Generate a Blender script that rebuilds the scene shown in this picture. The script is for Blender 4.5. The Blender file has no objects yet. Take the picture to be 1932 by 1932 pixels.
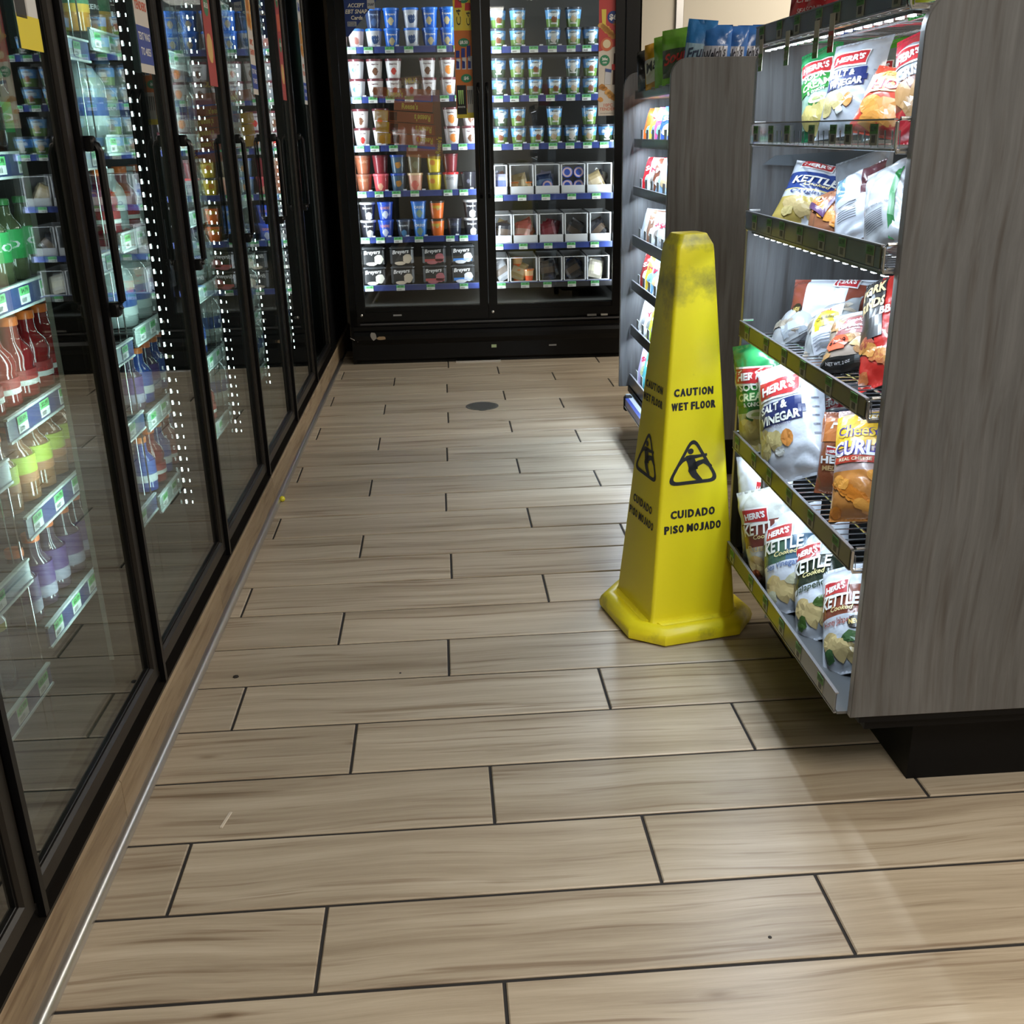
import bpy, math, random
from mathutils import Vector, Matrix, noise
random.seed(7)
SC = bpy.context.scene
COL = SC.collection
PI = math.pi
def R(d): return math.radians(d)

# ------------------------------------------------------------------ camera, world, exposure
cam = bpy.data.cameras.new('camera'); cam.sensor_width = 36; cam.sensor_fit = 'HORIZONTAL'
cam.lens = 35.995; cam.clip_start = 0.02; cam.clip_end = 60
co = bpy.data.objects.new('camera', cam); COL.objects.link(co)
r_ = (0.9973055, -0.0704076, -0.0206029); u_ = (0.0438458, 0.3469140, 0.9368715); b_ = (-0.0588154, -0.9352505, 0.3490664)
co.matrix_world = Matrix(((r_[0], u_[0], b_[0], 0), (r_[1], u_[1], b_[1], 0), (r_[2], u_[2], b_[2], 1.3045), (0, 0, 0, 1)))
SC.camera = co
w = bpy.data.worlds.new('world'); SC.world = w; w.use_nodes = True
w.node_tree.nodes['Background'].inputs[0].default_value = (0.9, 0.95, 1, 1)
w.node_tree.nodes['Background'].inputs[1].default_value = 0.02
SC.view_settings.view_transform = 'Standard'; SC.view_settings.look = 'None'
SC.view_settings.exposure = 0.0; SC.view_settings.gamma = 1.0; SC.view_settings.use_curve_mapping = False
SC.cycles.use_denoising = True
SC.cycles.max_bounces = 8; SC.cycles.diffuse_bounces = 3; SC.cycles.glossy_bounces = 4
SC.cycles.transparent_max_bounces = 16; SC.cycles.transmission_bounces = 4
SC.cycles.sample_clamp_indirect = 4.0; SC.cycles.caustics_reflective = False; SC.cycles.caustics_refractive = False

def area(name, loc, size, size_y, power, color, direction, parent=None, spread=180, along=(0, 1, 0)):
    l = bpy.data.lights.new(name, 'AREA'); l.shape = 'RECTANGLE'; l.size = size; l.size_y = size_y
    l.energy = power; l.color = color; l.spread = R(spread)
    o = bpy.data.objects.new(name, l); COL.objects.link(o)
    z = -Vector(direction).normalized(); y = Vector(along); y = (y - z * y.dot(z)).normalized(); x = y.cross(z)
    o.rotation_euler = Matrix((x, y, z)).transposed().to_euler(); o.location = loc
    if parent: o.parent = parent
    return o
CEIL = 2.75
WARM = (1.0, 0.92, 0.80); COOL = (0.72, 0.86, 1.0); CYAN = (0.72, 1.0, 0.95)
# ceiling panels: (x, y, sx, sy, watts)
PANELS = [(1.15, -0.30, 0.6, 1.2, 68), (2.6, 1.6, 0.6, 1.2, 26), (2.4, 3.4, 0.6, 1.2, 30), (2.6, 5.2, 0.6, 1.2, 60), (0.3, -2.2, 0.6, 1.2, 22)]

# ------------------------------------------------------------------ materials
def mat(name, base=None, rough=0.5, metal=0.0, spec=0.5, attr=False, emit=0, coat=0, bump=None, alpha=1):
    m = bpy.data.materials.new(name); m.use_nodes = True
    nt = m.node_tree; p = nt.nodes['Principled BSDF']
    p.inputs['Roughness'].default_value = rough; p.inputs['Metallic'].default_value = metal
    p.inputs['Specular IOR Level'].default_value = spec; p.inputs['Coat Weight'].default_value = coat
    p.inputs['Coat Roughness'].default_value = 0.12
    if base: p.inputs['Base Color'].default_value = (*base, 1)
    if attr:
        a = nt.nodes.new('ShaderNodeAttribute'); a.attribute_name = 'Col'
        nt.links.new(a.outputs['Color'], p.inputs['Base Color'])
    if emit:
        p.inputs['Emission Color'].default_value = (*(base or (1, 1, 1)), 1); p.inputs['Emission Strength'].default_value = emit
    if alpha < 1: p.inputs['Alpha'].default_value = alpha
    if bump:
        tc = nt.nodes.new('ShaderNodeTexCoord'); n = nt.nodes.new('ShaderNodeTexNoise')
        n.inputs['Scale'].default_value = bump[0]; n.inputs['Detail'].default_value = 3
        bm_ = nt.nodes.new('ShaderNodeBump'); bm_.inputs['Strength'].default_value = bump[1]; bm_.inputs['Distance'].default_value = bump[2]
        nt.links.new(tc.outputs['Object'], n.inputs['Vector']); nt.links.new(n.outputs['Fac'], bm_.inputs['Height'])
        nt.links.new(bm_.outputs['Normal'], p.inputs['Normal'])
    return m
def ramp(nt, stops):
    c = nt.nodes.new('ShaderNodeValToRGB'); e = c.color_ramp.elements
    while len(e) < len(stops): e.new(0.5)
    for i, (p, col) in enumerate(stops): e[i].position = p; e[i].color = (*col, 1)
    return c
def grain(name, scale, stops, rough, var=0.12, streak=(0.30, 0.45), bumpd=0.0004, knots=False, spec=0.5):
    """wood grain running along local x (scale = noise scale per axis), with a little per-piece variation"""
    m = mat(name, rough=rough, spec=spec); nt = m.node_tree; p = nt.nodes['Principled BSDF']
    tc = nt.nodes.new('ShaderNodeTexCoord'); oi = nt.nodes.new('ShaderNodeObjectInfo')
    off = nt.nodes.new('ShaderNodeVectorMath'); off.operation = 'ADD'
    k = nt.nodes.new('ShaderNodeMath'); k.operation = 'MULTIPLY'; k.inputs[1].default_value = 37
    cb = nt.nodes.new('ShaderNodeCombineXYZ')
    nt.links.new(oi.outputs['Random'], k.inputs[0])
    for i in range(3): nt.links.new(k.outputs[0], cb.inputs[i])
    nt.links.new(tc.outputs['Object'], off.inputs[0]); nt.links.new(cb.outputs[0], off.inputs[1])
    # gentle waviness
    wn = nt.nodes.new('ShaderNodeTexNoise'); wn.inputs['Scale'].default_value = 2.2; wn.inputs['Detail'].default_value = 1
    nt.links.new(off.outputs[0], wn.inputs['Vector'])
    ws = nt.nodes.new('ShaderNodeVectorMath'); ws.operation = 'SCALE'; ws.inputs['Scale'].default_value = 0.05
    nt.links.new(wn.outputs['Color'], ws.inputs[0])
    ad = nt.nodes.new('ShaderNodeVectorMath'); ad.operation = 'ADD'
    nt.links.new(off.outputs[0], ad.inputs[0]); nt.links.new(ws.outputs[0], ad.inputs[1])
    mp = nt.nodes.new('ShaderNodeMapping'); mp.inputs['Scale'].default_value = scale
    nt.links.new(ad.outputs[0], mp.inputs['Vector'])
    n1 = nt.nodes.new('ShaderNodeTexNoise'); n1.inputs['Scale'].default_value = 1; n1.inputs['Detail'].default_value = 9; n1.inputs['Roughness'].default_value = 0.72
    nt.links.new(mp.outputs[0], n1.inputs['Vector'])
    mp2 = nt.nodes.new('ShaderNodeMapping'); mp2.inputs['Scale'].default_value = [s * 0.22 for s in scale]
    nt.links.new(ad.outputs[0], mp2.inputs['Vector'])
    n2 = nt.nodes.new('ShaderNodeTexNoise'); n2.inputs['Scale'].default_value = 1; n2.inputs['Detail'].default_value = 4
    nt.links.new(mp2.outputs[0], n2.inputs['Vector'])
    mx = nt.nodes.new('ShaderNodeMix'); mx.data_type = 'FLOAT'; mx.inputs[0].default_value = 0.5
    nt.links.new(n1.outputs['Fac'], mx.inputs[2]); nt.links.new(n2.outputs['Fac'], mx.inputs[3])
    rp = ramp(nt, stops); nt.links.new(mx.outputs[0], rp.inputs[0])
    # darker fine streaks
    mp3 = nt.nodes.new('ShaderNodeMapping'); mp3.inputs['Scale'].default_value = [s * 0.6 for s in scale]
    nt.links.new(ad.outputs[0], mp3.inputs['Vector'])
    n3 = nt.nodes.new('ShaderNodeTexNoise'); n3.inputs['Scale'].default_value = 1.3; n3.inputs['Detail'].default_value = 3
    nt.links.new(mp3.outputs[0], n3.inputs['Vector'])
    r3 = ramp(nt, [(streak[0], (0.5, 0.42, 0.36)), (streak[1], (1, 1, 1))]); nt.links.new(n3.outputs['Fac'], r3.inputs[0])
    mul = nt.nodes.new('ShaderNodeMix'); mul.data_type = 'RGBA'; mul.blend_type = 'MULTIPLY'; mul.inputs[0].default_value = 0.75
    nt.links.new(rp.outputs[0], mul.inputs[6]); nt.links.new(r3.outputs[0], mul.inputs[7])
    if knots:
        mk = nt.nodes.new('ShaderNodeMapping'); mk.inputs['Scale'].default_value = (2.2, 7.5, 1); nt.links.new(ad.outputs[0], mk.inputs['Vector'])
        vo = nt.nodes.new('ShaderNodeTexVoronoi'); vo.inputs['Scale'].default_value = 1; nt.links.new(mk.outputs[0], vo.inputs['Vector'])
        rk = ramp(nt, [(.02, (.42, .34, .28)), (.05, (.80, .76, .72)), (.09, (1, 1, 1))]); nt.links.new(vo.outputs['Distance'], rk.inputs[0])
        mk2 = nt.nodes.new('ShaderNodeMix'); mk2.data_type = 'RGBA'; mk2.blend_type = 'MULTIPLY'; mk2.inputs[0].default_value = .8
        nt.links.new(mul.outputs[2], mk2.inputs[6]); nt.links.new(rk.outputs[0], mk2.inputs[7]); mul = mk2
    hs = nt.nodes.new('ShaderNodeHueSaturation')
    vr = nt.nodes.new('ShaderNodeMapRange'); vr.inputs[3].default_value = 1 - var; vr.inputs[4].default_value = 1 + var
    nt.links.new(oi.outputs['Random'], vr.inputs[0]); nt.links.new(vr.outputs[0], hs.inputs['Value'])
    nt.links.new(mul.outputs[2], hs.inputs['Color']); nt.links.new(hs.outputs[0], p.inputs['Base Color'])
    bp = nt.nodes.new('ShaderNodeBump'); bp.inputs['Strength'].default_value = 0.35; bp.inputs['Distance'].default_value = bumpd
    nt.links.new(n1.outputs['Fac'], bp.inputs['Height']); nt.links.new(bp.outputs[0], p.inputs['Normal'])
    return m
M = {}
M['plank'] = grain('oak_look_tile', (2.6, 75, 20), [(0.30, (0.25, 0.195, 0.135)), (0.44, (0.385, 0.315, 0.232)), (0.57, (0.495, 0.42, 0.322)), (0.72, (0.60, 0.53, 0.43))], 0.36, var=0.09, streak=(0.30, 0.42), knots=True)
M['kick'] = grain('oak_look_skirting', (62, 5, 62), [(0.30, (0.15, 0.10, 0.06)), (0.5, (0.29, 0.215, 0.135)), (0.75, (0.40, 0.31, 0.21))], 0.5, var=0.06)
M['laminate'] = grain('grey_laminate', (70, 70, 3.4), [(0.30, (0.068, 0.068, 0.070)), (0.5, (0.108, 0.109, 0.113)), (0.72, (0.160, 0.162, 0.168))], 0.55, var=0.03, streak=(0.28, 0.5), bumpd=0.0002)
M['edge'] = mat('grey_edge_band', (0.42, 0.42, 0.43), 0.5)
M['grout'] = mat('dark_grout', (0.022, 0.02, 0.02), 0.85)
M['wall'] = mat('beige_paint', (0.58, 0.53, 0.44), 0.8, bump=(60, 0.15, 0.001))
M['ceil'] = mat('white_ceiling_tile', (0.7, 0.7, 0.68), 0.9, bump=(90, 0.3, 0.002))
M['black'] = mat('black_enamel', (0.003, 0.003, 0.0035), 0.30, spec=0.22)
M['blackmat'] = mat('black_satin', (0.004, 0.004, 0.0045), 0.5, spec=0.15)
M['frame'] = mat('dark_bronze_aluminium', (0.013, 0.011, 0.0095), 0.32, metal=0.2, spec=0.3)
M['steel'] = mat('brushed_steel', (0.62, 0.61, 0.60), 0.33, metal=1.0, bump=(30, 0.2, 0.0005))
M['chrome'] = mat('chromed_wire', (0.75, 0.76, 0.78), 0.22, metal=1.0)
M['inner'] = mat('cooler_liner', (0.05, 0.055, 0.055), 0.5)
M['innerd'] = mat('freezer_liner', (0.06, 0.06, 0.055), 0.5)
M['plastic'] = mat('moulded_plastic', rough=0.32, attr=True, coat=0.3)
M['paper'] = mat('printed_card', rough=0.55, attr=True)
M['foil'] = mat('bag_film', rough=0.27, attr=True, spec=0.7, coat=0.35, bump=(26, 0.55, 0.006))
M['ink'] = mat('bag_print', rough=0.33, attr=True, spec=0.6, coat=0.2)
M['cone'] = None
M['led'] = mat('led_dot', (0.86, 1.0, 0.97), emit=14)
M['ledw'] = mat('led_dot_cool', (0.85, 0.93, 1.0), emit=12)
M['lamp'] = mat('lamp_diffuser', (1.0, 0.95, 0.86), emit=3)
M['film'] = mat('translucent_print_film', rough=0.25, attr=True, alpha=0.62)
def glass(name, tint, ior, rough=0.0):
    m = bpy.data.materials.new(name); m.use_nodes = True; nt = m.node_tree; nt.nodes.clear()
    o = nt.nodes.new('ShaderNodeOutputMaterial'); t = nt.nodes.new('ShaderNodeBsdfTransparent'); g = nt.nodes.new('ShaderNodeBsdfGlossy')
    f = nt.nodes.new('ShaderNodeFresnel'); mx = nt.nodes.new('ShaderNodeMixShader')
    t.inputs[0].default_value = (*tint, 1); g.inputs['Roughness'].default_value = rough; 
    ge = nt.nodes.new('ShaderNodeNewGeometry'); mr = nt.nodes.new('ShaderNodeMapRange'); mr.inputs[3].default_value = ior; mr.inputs[4].default_value = 1 / ior
    nt.links.new(ge.outputs['Backfacing'], mr.inputs[0]); nt.links.new(mr.outputs[0], f.inputs[0])  # same reflectance on both faces of the pane
    g.inputs[0].default_value = (0.95, 0.97, 0.97, 1)
    nt.links.new(f.outputs[0], mx.inputs[0]); nt.links.new(t.outputs[0], mx.inputs[1]); nt.links.new(g.outputs[0], mx.inputs[2])
    nt.links.new(mx.outputs[0], o.inputs[0]); return m
M['glass'] = glass('insulated_door_glass', (0.80, 0.85, 0.84), 2.25, 0.006)
M['fglass'] = glass('freezer_door_glass', (0.93, 0.94, 0.93), 1.45, 0.01)
M['clear'] = glass('clear_acrylic', (0.90, 0.92, 0.93), 1.45, 0.05)
def liquid(name):
    m = mat(name, rough=0.08, attr=True, coat=0.5, spec=0.8); return m
M['bottle'] = liquid('filled_bottle')
# ------------------------------------------------------------------ mesh helpers
WHITE = (0.80, 0.80, 0.80)
class MB:
    def __init__(s): s.v = []; s.f = []; s.c = []; s.m = []
    def add(s, vs, fs, col=WHITE, mi=0):
        n = len(s.v); s.v += [tuple(v) for v in vs]
        for i, f in enumerate(fs):
            s.f.append(tuple(k + n for k in f)); s.c.append(col[i] if isinstance(col, list) else col); s.m.append(mi)
        return s
    def box(s, x0, x1, y0, y1, z0, z1, col=WHITE, mi=0, M4=None):
        vs = [(x0, y0, z0), (x1, y0, z0), (x1, y1, z0), (x0, y1, z0), (x0, y0, z1), (x1, y0, z1), (x1, y1, z1), (x0, y1, z1)]
        if M4: vs = [M4 @ Vector(v) for v in vs]
        return s.add(vs, [(0, 3, 2, 1), (4, 5, 6, 7), (0, 1, 5, 4), (1, 2, 6, 5), (2, 3, 7, 6), (3, 0, 4, 7)], col, mi)
    def bbox(s, x0, x1, y0, y1, z0, z1, b, col=WHITE, mi=0):
        """box with its vertical-plane edges bevelled by b"""
        def ring(z, i): return [(x0 + i, y0, z), (x1 - i, y0, z), (x1, y0 + i, z), (x1, y1 - i, z), (x1 - i, y1, z), (x0 + i, y1, z), (x0, y1 - i, z), (x0, y0 + i, z)]
        def ring2(z): return [(x0 + b, y0 + b, z)] * 0 + [(x0 + b, y0 + b, z), (x1 - b, y0 + b, z), (x1 - b, y0 + b, z), (x1 - b, y1 - b, z), (x1 - b, y1 - b, z), (x0 + b, y1 - b, z), (x0 + b, y1 - b, z), (x0 + b, y0 + b, z)]
        def sh(r, t): return [(x0 + b + (x - x0 - b) * t if False else x, y, z) for x, y, z in r]
        r1 = ring(z0 + b, b); r2 = ring(z1 - b, b)
        top = [(min(max(x, x0 + b), x1 - b), min(max(y, y0 + b), y1 - b), z1) for x, y, z in r2]
        bot = [(min(max(x, x0 + b), x1 - b), min(max(y, y0 + b), y1 - b), z0) for x, y, z in r1]
        vs = bot + r1 + r2 + top; fs = []
        for k in range(3):
            for i in range(8): j = (i + 1) % 8; fs.append((k * 8 + i, k * 8 + j, (k + 1) * 8 + j, (k + 1) * 8 + i))
        fs += [(7, 6, 5, 4, 3, 2, 1, 0), tuple(range(24, 32))]
        return s.add(vs, fs, col, mi)
    def tube(s, pts, r, n=8, col=WHITE, mi=0, closed=False):
        pts = [Vector(p) for p in pts]; m = len(pts); vs = []
        for i, p in enumerate(pts):
            a = pts[i - 1] if (i > 0 or closed) else p; b = pts[(i + 1) % m] if (i < m - 1 or closed) else p
            t = (b - a).normalized(); up = Vector((0, 0, 1)) if abs(t.z) < 0.9 else Vector((1, 0, 0))
            x = t.cross(up).normalized(); y = t.cross(x)
            for k in range(n): an = 2 * PI * k / n; vs.append(p + x * r * math.cos(an) + y * r * math.sin(an))
        fs = []
        for i in range(m if closed else m - 1):
            j = (i + 1) % m
            for k in range(n): l = (k + 1) % n; fs.append((i * n + k, i * n + l, j * n + l, j * n + k))
        if not closed: fs += [tuple(range(n - 1, -1, -1)), tuple((m - 1) * n + k for k in range(n))]
        return s.add(vs, fs, col, mi)
    def lathe(s, prof, n=20, col=WHITE, mi=0, cx=0, cy=0, cz=0, sq=0):
        """prof: (r, z[, col]) from bottom to top; sq>0 squares the section"""
        vs = []; fs = []; cs = []
        for pr in prof:
            for k in range(n):
                a = 2 * PI * k / n; c, sn = math.cos(a), math.sin(a); q = 1.0
                if sq: q = 1 / (abs(c) ** (2 + sq) + abs(sn) ** (2 + sq)) ** (1 / (2 + sq))
                vs.append((cx + pr[0] * c * q, cy + pr[0] * sn * q, cz + pr[1]))
        for i in range(len(prof) - 1):
            for k in range(n):
                l = (k + 1) % n; fs.append((i * n + k, i * n + l, (i + 1) * n + l, (i + 1) * n + k)); cs.append(prof[i + 1][2] if len(prof[i + 1]) > 2 else col)
        fs += [tuple(range(n - 1, -1, -1)), tuple((len(prof) - 1) * n + k for k in range(n))]
        cs += [prof[0][2] if len(prof[0]) > 2 else col, prof[-1][2] if len(prof[-1]) > 2 else col]
        return s.add(vs, fs, cs, mi)
    def prism(s, poly, z0, z1, axis='z', col=WHITE, mi=0, cap=None):
        def P(a, b, h): return {'z': (a, b, h), 'y': (a, h, b), 'x': (h, a, b)}[axis]
        n = len(poly); vs = [P(a, b, z0) for a, b in poly] + [P(a, b, z1) for a, b in poly]
        fs = [(i, (i + 1) % n, (i + 1) % n + n, i + n) for i in range(n)] + [tuple(range(n - 1, -1, -1)), tuple(range(n, 2 * n))]
        return s.add(vs, fs, col, mi)
    def mesh(s, name, mats, smooth=False):
        me = bpy.data.meshes.new(name); me.from_pydata(s.v, [], s.f)
        mats = mats if isinstance(mats, (list, tuple)) else [mats]
        for m in mats: me.materials.append(m)
        me.polygons.foreach_set('material_index', s.m)
        ca = me.color_attributes.new('Col', 'BYTE_COLOR', 'CORNER'); buf = []
        for p, c in zip(me.polygons, s.c): buf += list((*c[:3], 1.0)) * p.loop_total
        ca.data.foreach_set('color', buf)
        if smooth:
            me.polygons.foreach_set('use_smooth', [True] * len(me.polygons))
            if smooth != 'all': me.set_sharp_from_angle(angle=R(smooth if smooth is not True else 38))
        me.update(); return me
    def obj(s, name, mats, parent=None, smooth=False, loc=None, rot=None):
        return put(name, s.mesh(name, mats, smooth), parent, loc, rot)
def put(name, me, parent=None, loc=None, rot=None):
    o = bpy.data.objects.new(name, me); COL.objects.link(o)
    if parent: o.parent = parent
    if loc: o.location = loc
    if rot: o.rotation_euler = rot
    return o
def tag(o, label, cat, group=None, kind=None):
    o['label'] = label; o['category'] = cat
    if group: o['group'] = group
    if kind: o['kind'] = kind
    return o
def empty(name, loc=(0, 0, 0), rz=0):
    o = bpy.data.objects.new(name, None); COL.objects.link(o); o.location = loc; o.rotation_euler = (0, 0, rz); o.empty_display_size = 0.1; return o
def copy_tree(o, parent=None):
    c = o.copy(); COL.objects.link(c)
    if parent: c.parent = parent
    for ch in CH.get(o.name, list(o.children)): copy_tree(ch, c)
    return c
CH = {}
ORD = ['first', 'second', 'third', 'fourth', 'fifth', 'sixth', 'seventh', 'eighth', 'ninth', 'tenth', 'eleventh', 'twelfth', 'thirteenth', 'fourteenth', 'fifteenth', 'sixteenth', 'seventeenth', 'eighteenth', 'nineteenth', 'twentieth', 'twenty-first', 'twenty-second', 'twenty-third', 'twenty-fourth']
# text as triangles in a unit box (height of a capital = 1), cached
_T = {}
def text(s, bold=0.02, shear=0):
    k = (s, bold, shear)
    if k not in _T:
        c = bpy.data.curves.new('t', 'FONT'); c.body = s; c.size = 1; c.offset = bold; c.shear = shear; c.resolution_u = 2; c.fill_mode = 'FRONT'
        o = bpy.data.objects.new('t', c); COL.objects.link(o); dg = bpy.context.evaluated_depsgraph_get()
        me = o.evaluated_get(dg).to_mesh(); v = [(p.co.x, p.co.y) for p in me.vertices]; f = [tuple(p.vertices) for p in me.polygons]
        o.evaluated_get(dg).to_mesh_clear(); bpy.data.objects.remove(o); bpy.data.curves.remove(c)
        x0 = min(a for a, b in v); x1 = max(a for a, b in v); y0 = min(b for a, b in v); y1 = max(b for a, b in v)
        _T[k] = ([(a - (x0 + x1) / 2, b - (y0 + y1) / 2) for a, b in v], f, x1 - x0, y1 - y0)
    return _T[k]
def put_text(mb, s, S, cx, cy, wid, hei, col, rot=0, bold=0.02, shear=0, mi=0):
    """S maps (x, y) in metres on a surface to a 3-D point; text centred on cx, cy, fitted to wid x hei"""
    v, f, tw, th = text(s, bold, shear); sx = wid / tw; sy = hei / th; c, sn = math.cos(R(rot)), math.sin(R(rot))
    mb.add([S(cx + a * sx * c - b * sy * sn, cy + a * sx * sn + b * sy * c) for a, b in v], f, col, mi)
def put_quad(mb, S, pts, col, n=(6, 4), mi=0):
    """pts: 4 corners (x, y) counter-clockwise, mapped as a small grid on the surface"""
    (ax, ay), (bx, by), (cx, cy), (dx, dy) = pts; vs = []; fs = []
    for j in range(n[1] + 1):
        t = j / n[1]
        for i in range(n[0] + 1):
            q = i / n[0]; vs.append(S((ax * (1 - q) + bx * q) * (1 - t) + (dx * (1 - q) + cx * q) * t, (ay * (1 - q) + by * q) * (1 - t) + (dy * (1 - q) + cy * q) * t))
    for j in range(n[1]):
        for i in range(n[0]): a = j * (n[0] + 1) + i; fs.append((a, a + 1, a + n[0] + 2, a + n[0] + 1))
    mb.add(vs, fs, col, mi)
def put_disc(mb, S, cx, cy, rx, ry, col, n=14, jag=0, mi=0, seed=0):
    rr = random.Random(seed * 7 + int(cx * 1e4) + n); out = []; inn = []
    for k in range(n):
        a = 2 * PI * k / n; q = 1 + (rr.random() - 0.5) * jag
        out.append(S(cx + rx * q * math.cos(a), cy + ry * q * math.sin(a))); inn.append(S(cx + rx * .5 * math.cos(a), cy + ry * .5 * math.sin(a)))
    vs = out + inn + [S(cx, cy)]; fs = [(i, (i + 1) % n, (i + 1) % n + n, i + n) for i in range(n)] + [(n + i, n + (i + 1) % n, 2 * n) for i in range(n)]
    mb.add(vs, fs, col, mi)

# ------------------------------------------------------------------ the room
def struct(o, label, cat): return tag(o, label, cat, kind='structure')
fl = MB().box(-1.5, 4.2, -3.1, 7.0, -0.06, -0.004).obj('floor', M['grout']); struct(fl, 'floor of wood-look tile planks with dark grout joints', 'floor')
PW, PL, G = 0.203, 0.8986, 0.0062
ROW0 = 6.1768
OFF = [.018, .306, .610, .004, .303, .584, .003, .295, .587, -.009, .284, .585, -.020, .278, .5896, -.009, .275, .5736, -.025, .360, .653, .059, .357, .643, .052, .36, .65, .05, .35, .64, .05, .35]
pm = {}
def plank_mesh(L):
    k = round(L, 3)
    if k not in pm:
        a = L / 2 - G / 2; b = PW / 2 - G / 2 - .0008; c = 0.0022; z = -0.004
        vs = [(-a, -b, z), (a, -b, z), (a, b, z), (-a, b, z), (-a, -b, -c), (a, -b, -c), (a, b, -c), (-a, b, -c), (-a + c, -b + c, 0), (a - c, -b + c, 0), (a - c, b - c, 0), (-a + c, b - c, 0)]
        fs = [(0, 1, 5, 4), (1, 2, 6, 5), (2, 3, 7, 6), (3, 0, 4, 7), (4, 5, 9, 8), (5, 6, 10, 9), (6, 7, 11, 10), (7, 4, 8, 11), (8, 9, 10, 11)]
        pm[k] = MB().add(vs, fs).mesh('floor_plank', M['plank'])
    return pm[k]
XR = 2.75
for r in range(-2, 28):
    o_ = OFF[r] if r >= 0 else [.3, .6][r + 2]
    yc = ROW0 - (r + 0.5) * PW; x = o_
    while x > -0.70: x -= PL
    xl = X0_ = -0.679 + yc * 0.0094 - 0.010
    edges = [xl]; xx = x
    while xx < XR:
        if xx > xl + 0.03: edges.append(xx)
        xx += PL
    edges.append(XR)
    for a, b in zip(edges[:-1], edges[1:]):
        if b - a < 0.03: continue
        put('floor_plank', plank_mesh(b - a), fl, ((a + b) / 2, yc, 0))
TH = 0.0094; X0 = -0.6793
def room_wall(name, box, label): return struct(MB().box(*box).obj(name, M['wall']), label, 'wall')
room_wall('wall_back', (-1.5, 4.2, 6.98, 7.08, -0.06, CEIL), 'far wall behind the freezer cabinet')
# the part of the wall the freezer is let into, right of the freezer
nb = MB().box(1.19, 4.2, 6.30, 6.98, 0, CEIL).obj('wall_niche', M['wall']); struct(nb, 'smooth beige painted wall right of the black freezer', 'wall')
room_wall('wall_left', (-1.6, -1.5, -3.1, 7.0, -0.06, CEIL), 'wall behind the row of drink coolers')
room_wall('wall_right', (4.2, 4.3, -3.1, 7.08, -0.06, CEIL), 'right hand wall of the shop')
room_wall('wall_front', (-1.6, 4.3, -3.2, -3.1, -0.06, CEIL), 'wall behind the photographer')
struct(MB().box(-1.6, 4.3, -3.2, 7.08, CEIL, CEIL + 0.1).obj('ceiling', M['ceil']), 'white suspended ceiling', 'ceiling')
struct(MB().bbox(1.378, 1.425, 6.285, 6.299, 0.0, CEIL, 0.004).obj('trim_1', M['steel']), 'vertical brushed metal strip on the beige wall', 'trim')
for i, (x, y, sx, sy, pw) in enumerate(PANELS):
    t = tag(empty('ceiling_light', (x, y, CEIL)), 'flat rectangular ceiling light panel, %s row from the door, %s' % (ORD[i], 'over the aisle' if x < 1 else 'over the right side'), 'light')
    MB().box(-sx / 2 - .02, sx / 2 + .02, -sy / 2 - .02, sy / 2 + .02, -0.02, 0.0).obj('frame', M['ceil'], t)
    MB().box(-sx / 2, sx / 2, -sy / 2, sy / 2, -0.026, -0.021).obj('diffuser', M['lamp'], t)
    area('lamp', (0, 0, -0.03), sx, sy, pw, WARM, (0, 0, -1), t)

# ------------------------------------------------------------------ drink cooler along the left
COOL_M = Matrix.Translation((X0, 0, 0)) @ Matrix.Rotation(-TH, 4, 'Z')
def CL(x, s, z): return COOL_M @ Vector((x, s, z))
bb = struct(empty('baseboard_left', (X0, 0, 0), -TH), 'wood-look skirting tiles below the drink coolers', 'baseboard')
s = 1.777 - 0.955 * 3; 
while s < 6.6:
    MB().add([(-.030, s, 0), (-.018, s, 0), (-.018, s, .103), (-.0225, s, .1105), (-.030, s, .1105), (-.030, s + .953, 0), (-.018, s + .953, 0), (-.018, s + .953, .103), (-.0225, s + .953, .1105), (-.030, s + .953, .1105)],
             [(0, 1, 6, 5), (1, 2, 7, 6), (2, 3, 8, 7), (3, 4, 9, 8), (4, 0, 5, 9), (4, 3, 2, 1, 0), (5, 6, 7, 8, 9)]).obj('skirting_tile', M['kick'], bb)
    s += 0.955
t2 = MB(); prof = [(-.018, 0), (0, 0), (0, .004), (-.002, .010), (-.006, .0155), (-.011, .018), (-.018, .019)]
t2.add([(a, -1.5, b) for a, b in prof] + [(a, 6.25, b) for a, b in prof], [(i, (i + 1) % 7, (i + 1) % 7 + 7, i + 7) for i in range(7)] + [tuple(range(7)), tuple(range(13, 6, -1))])
struct(t2.obj('trim_2', M['steel'], None, 50, (X0, 0, 0), (0, 0, -TH)), 'rounded grey metal edge strip between floor and skirting', 'trim')
cooler = tag(empty('drink_cooler', (X0, 0, 0), -TH), 'long walk-in drink cooler with black framed glass doors along the left', 'cooler')
DB = [-.135, .62, 1.385, 2.15, 2.915, 3.68, 4.445, 5.21, 5.975]
ZT = 2.06
MB().box(-.125, -.022, -1.5, 6.17, 0, .116).box(-.125, -.050, -1.5, 6.17, .116, .138).obj('sill', M['frame'], cooler)
MB().box(-.135, -.045, -1.5, 6.17, ZT, CEIL).obj('fascia', M['blackmat'], cooler)
MB().box(-.82, -.80, -1.5, 6.2, 0, CEIL).box(-.80, -.125, -1.5, 6.2, .02, .05).box(-.8, -.125, 6.18, 6.2, .02, CEIL).box(-.8, -.125, -1.5, 6.2, ZT + .1, ZT + .12).obj('liner', M['inner'], cooler)
MB().box(-.82, -.03, 6.0, 6.2, .112, CEIL).box(-.82, -.03, 6.2, 6.98, 0, CEIL).obj('end_panel', M['blackmat'], cooler)
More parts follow.
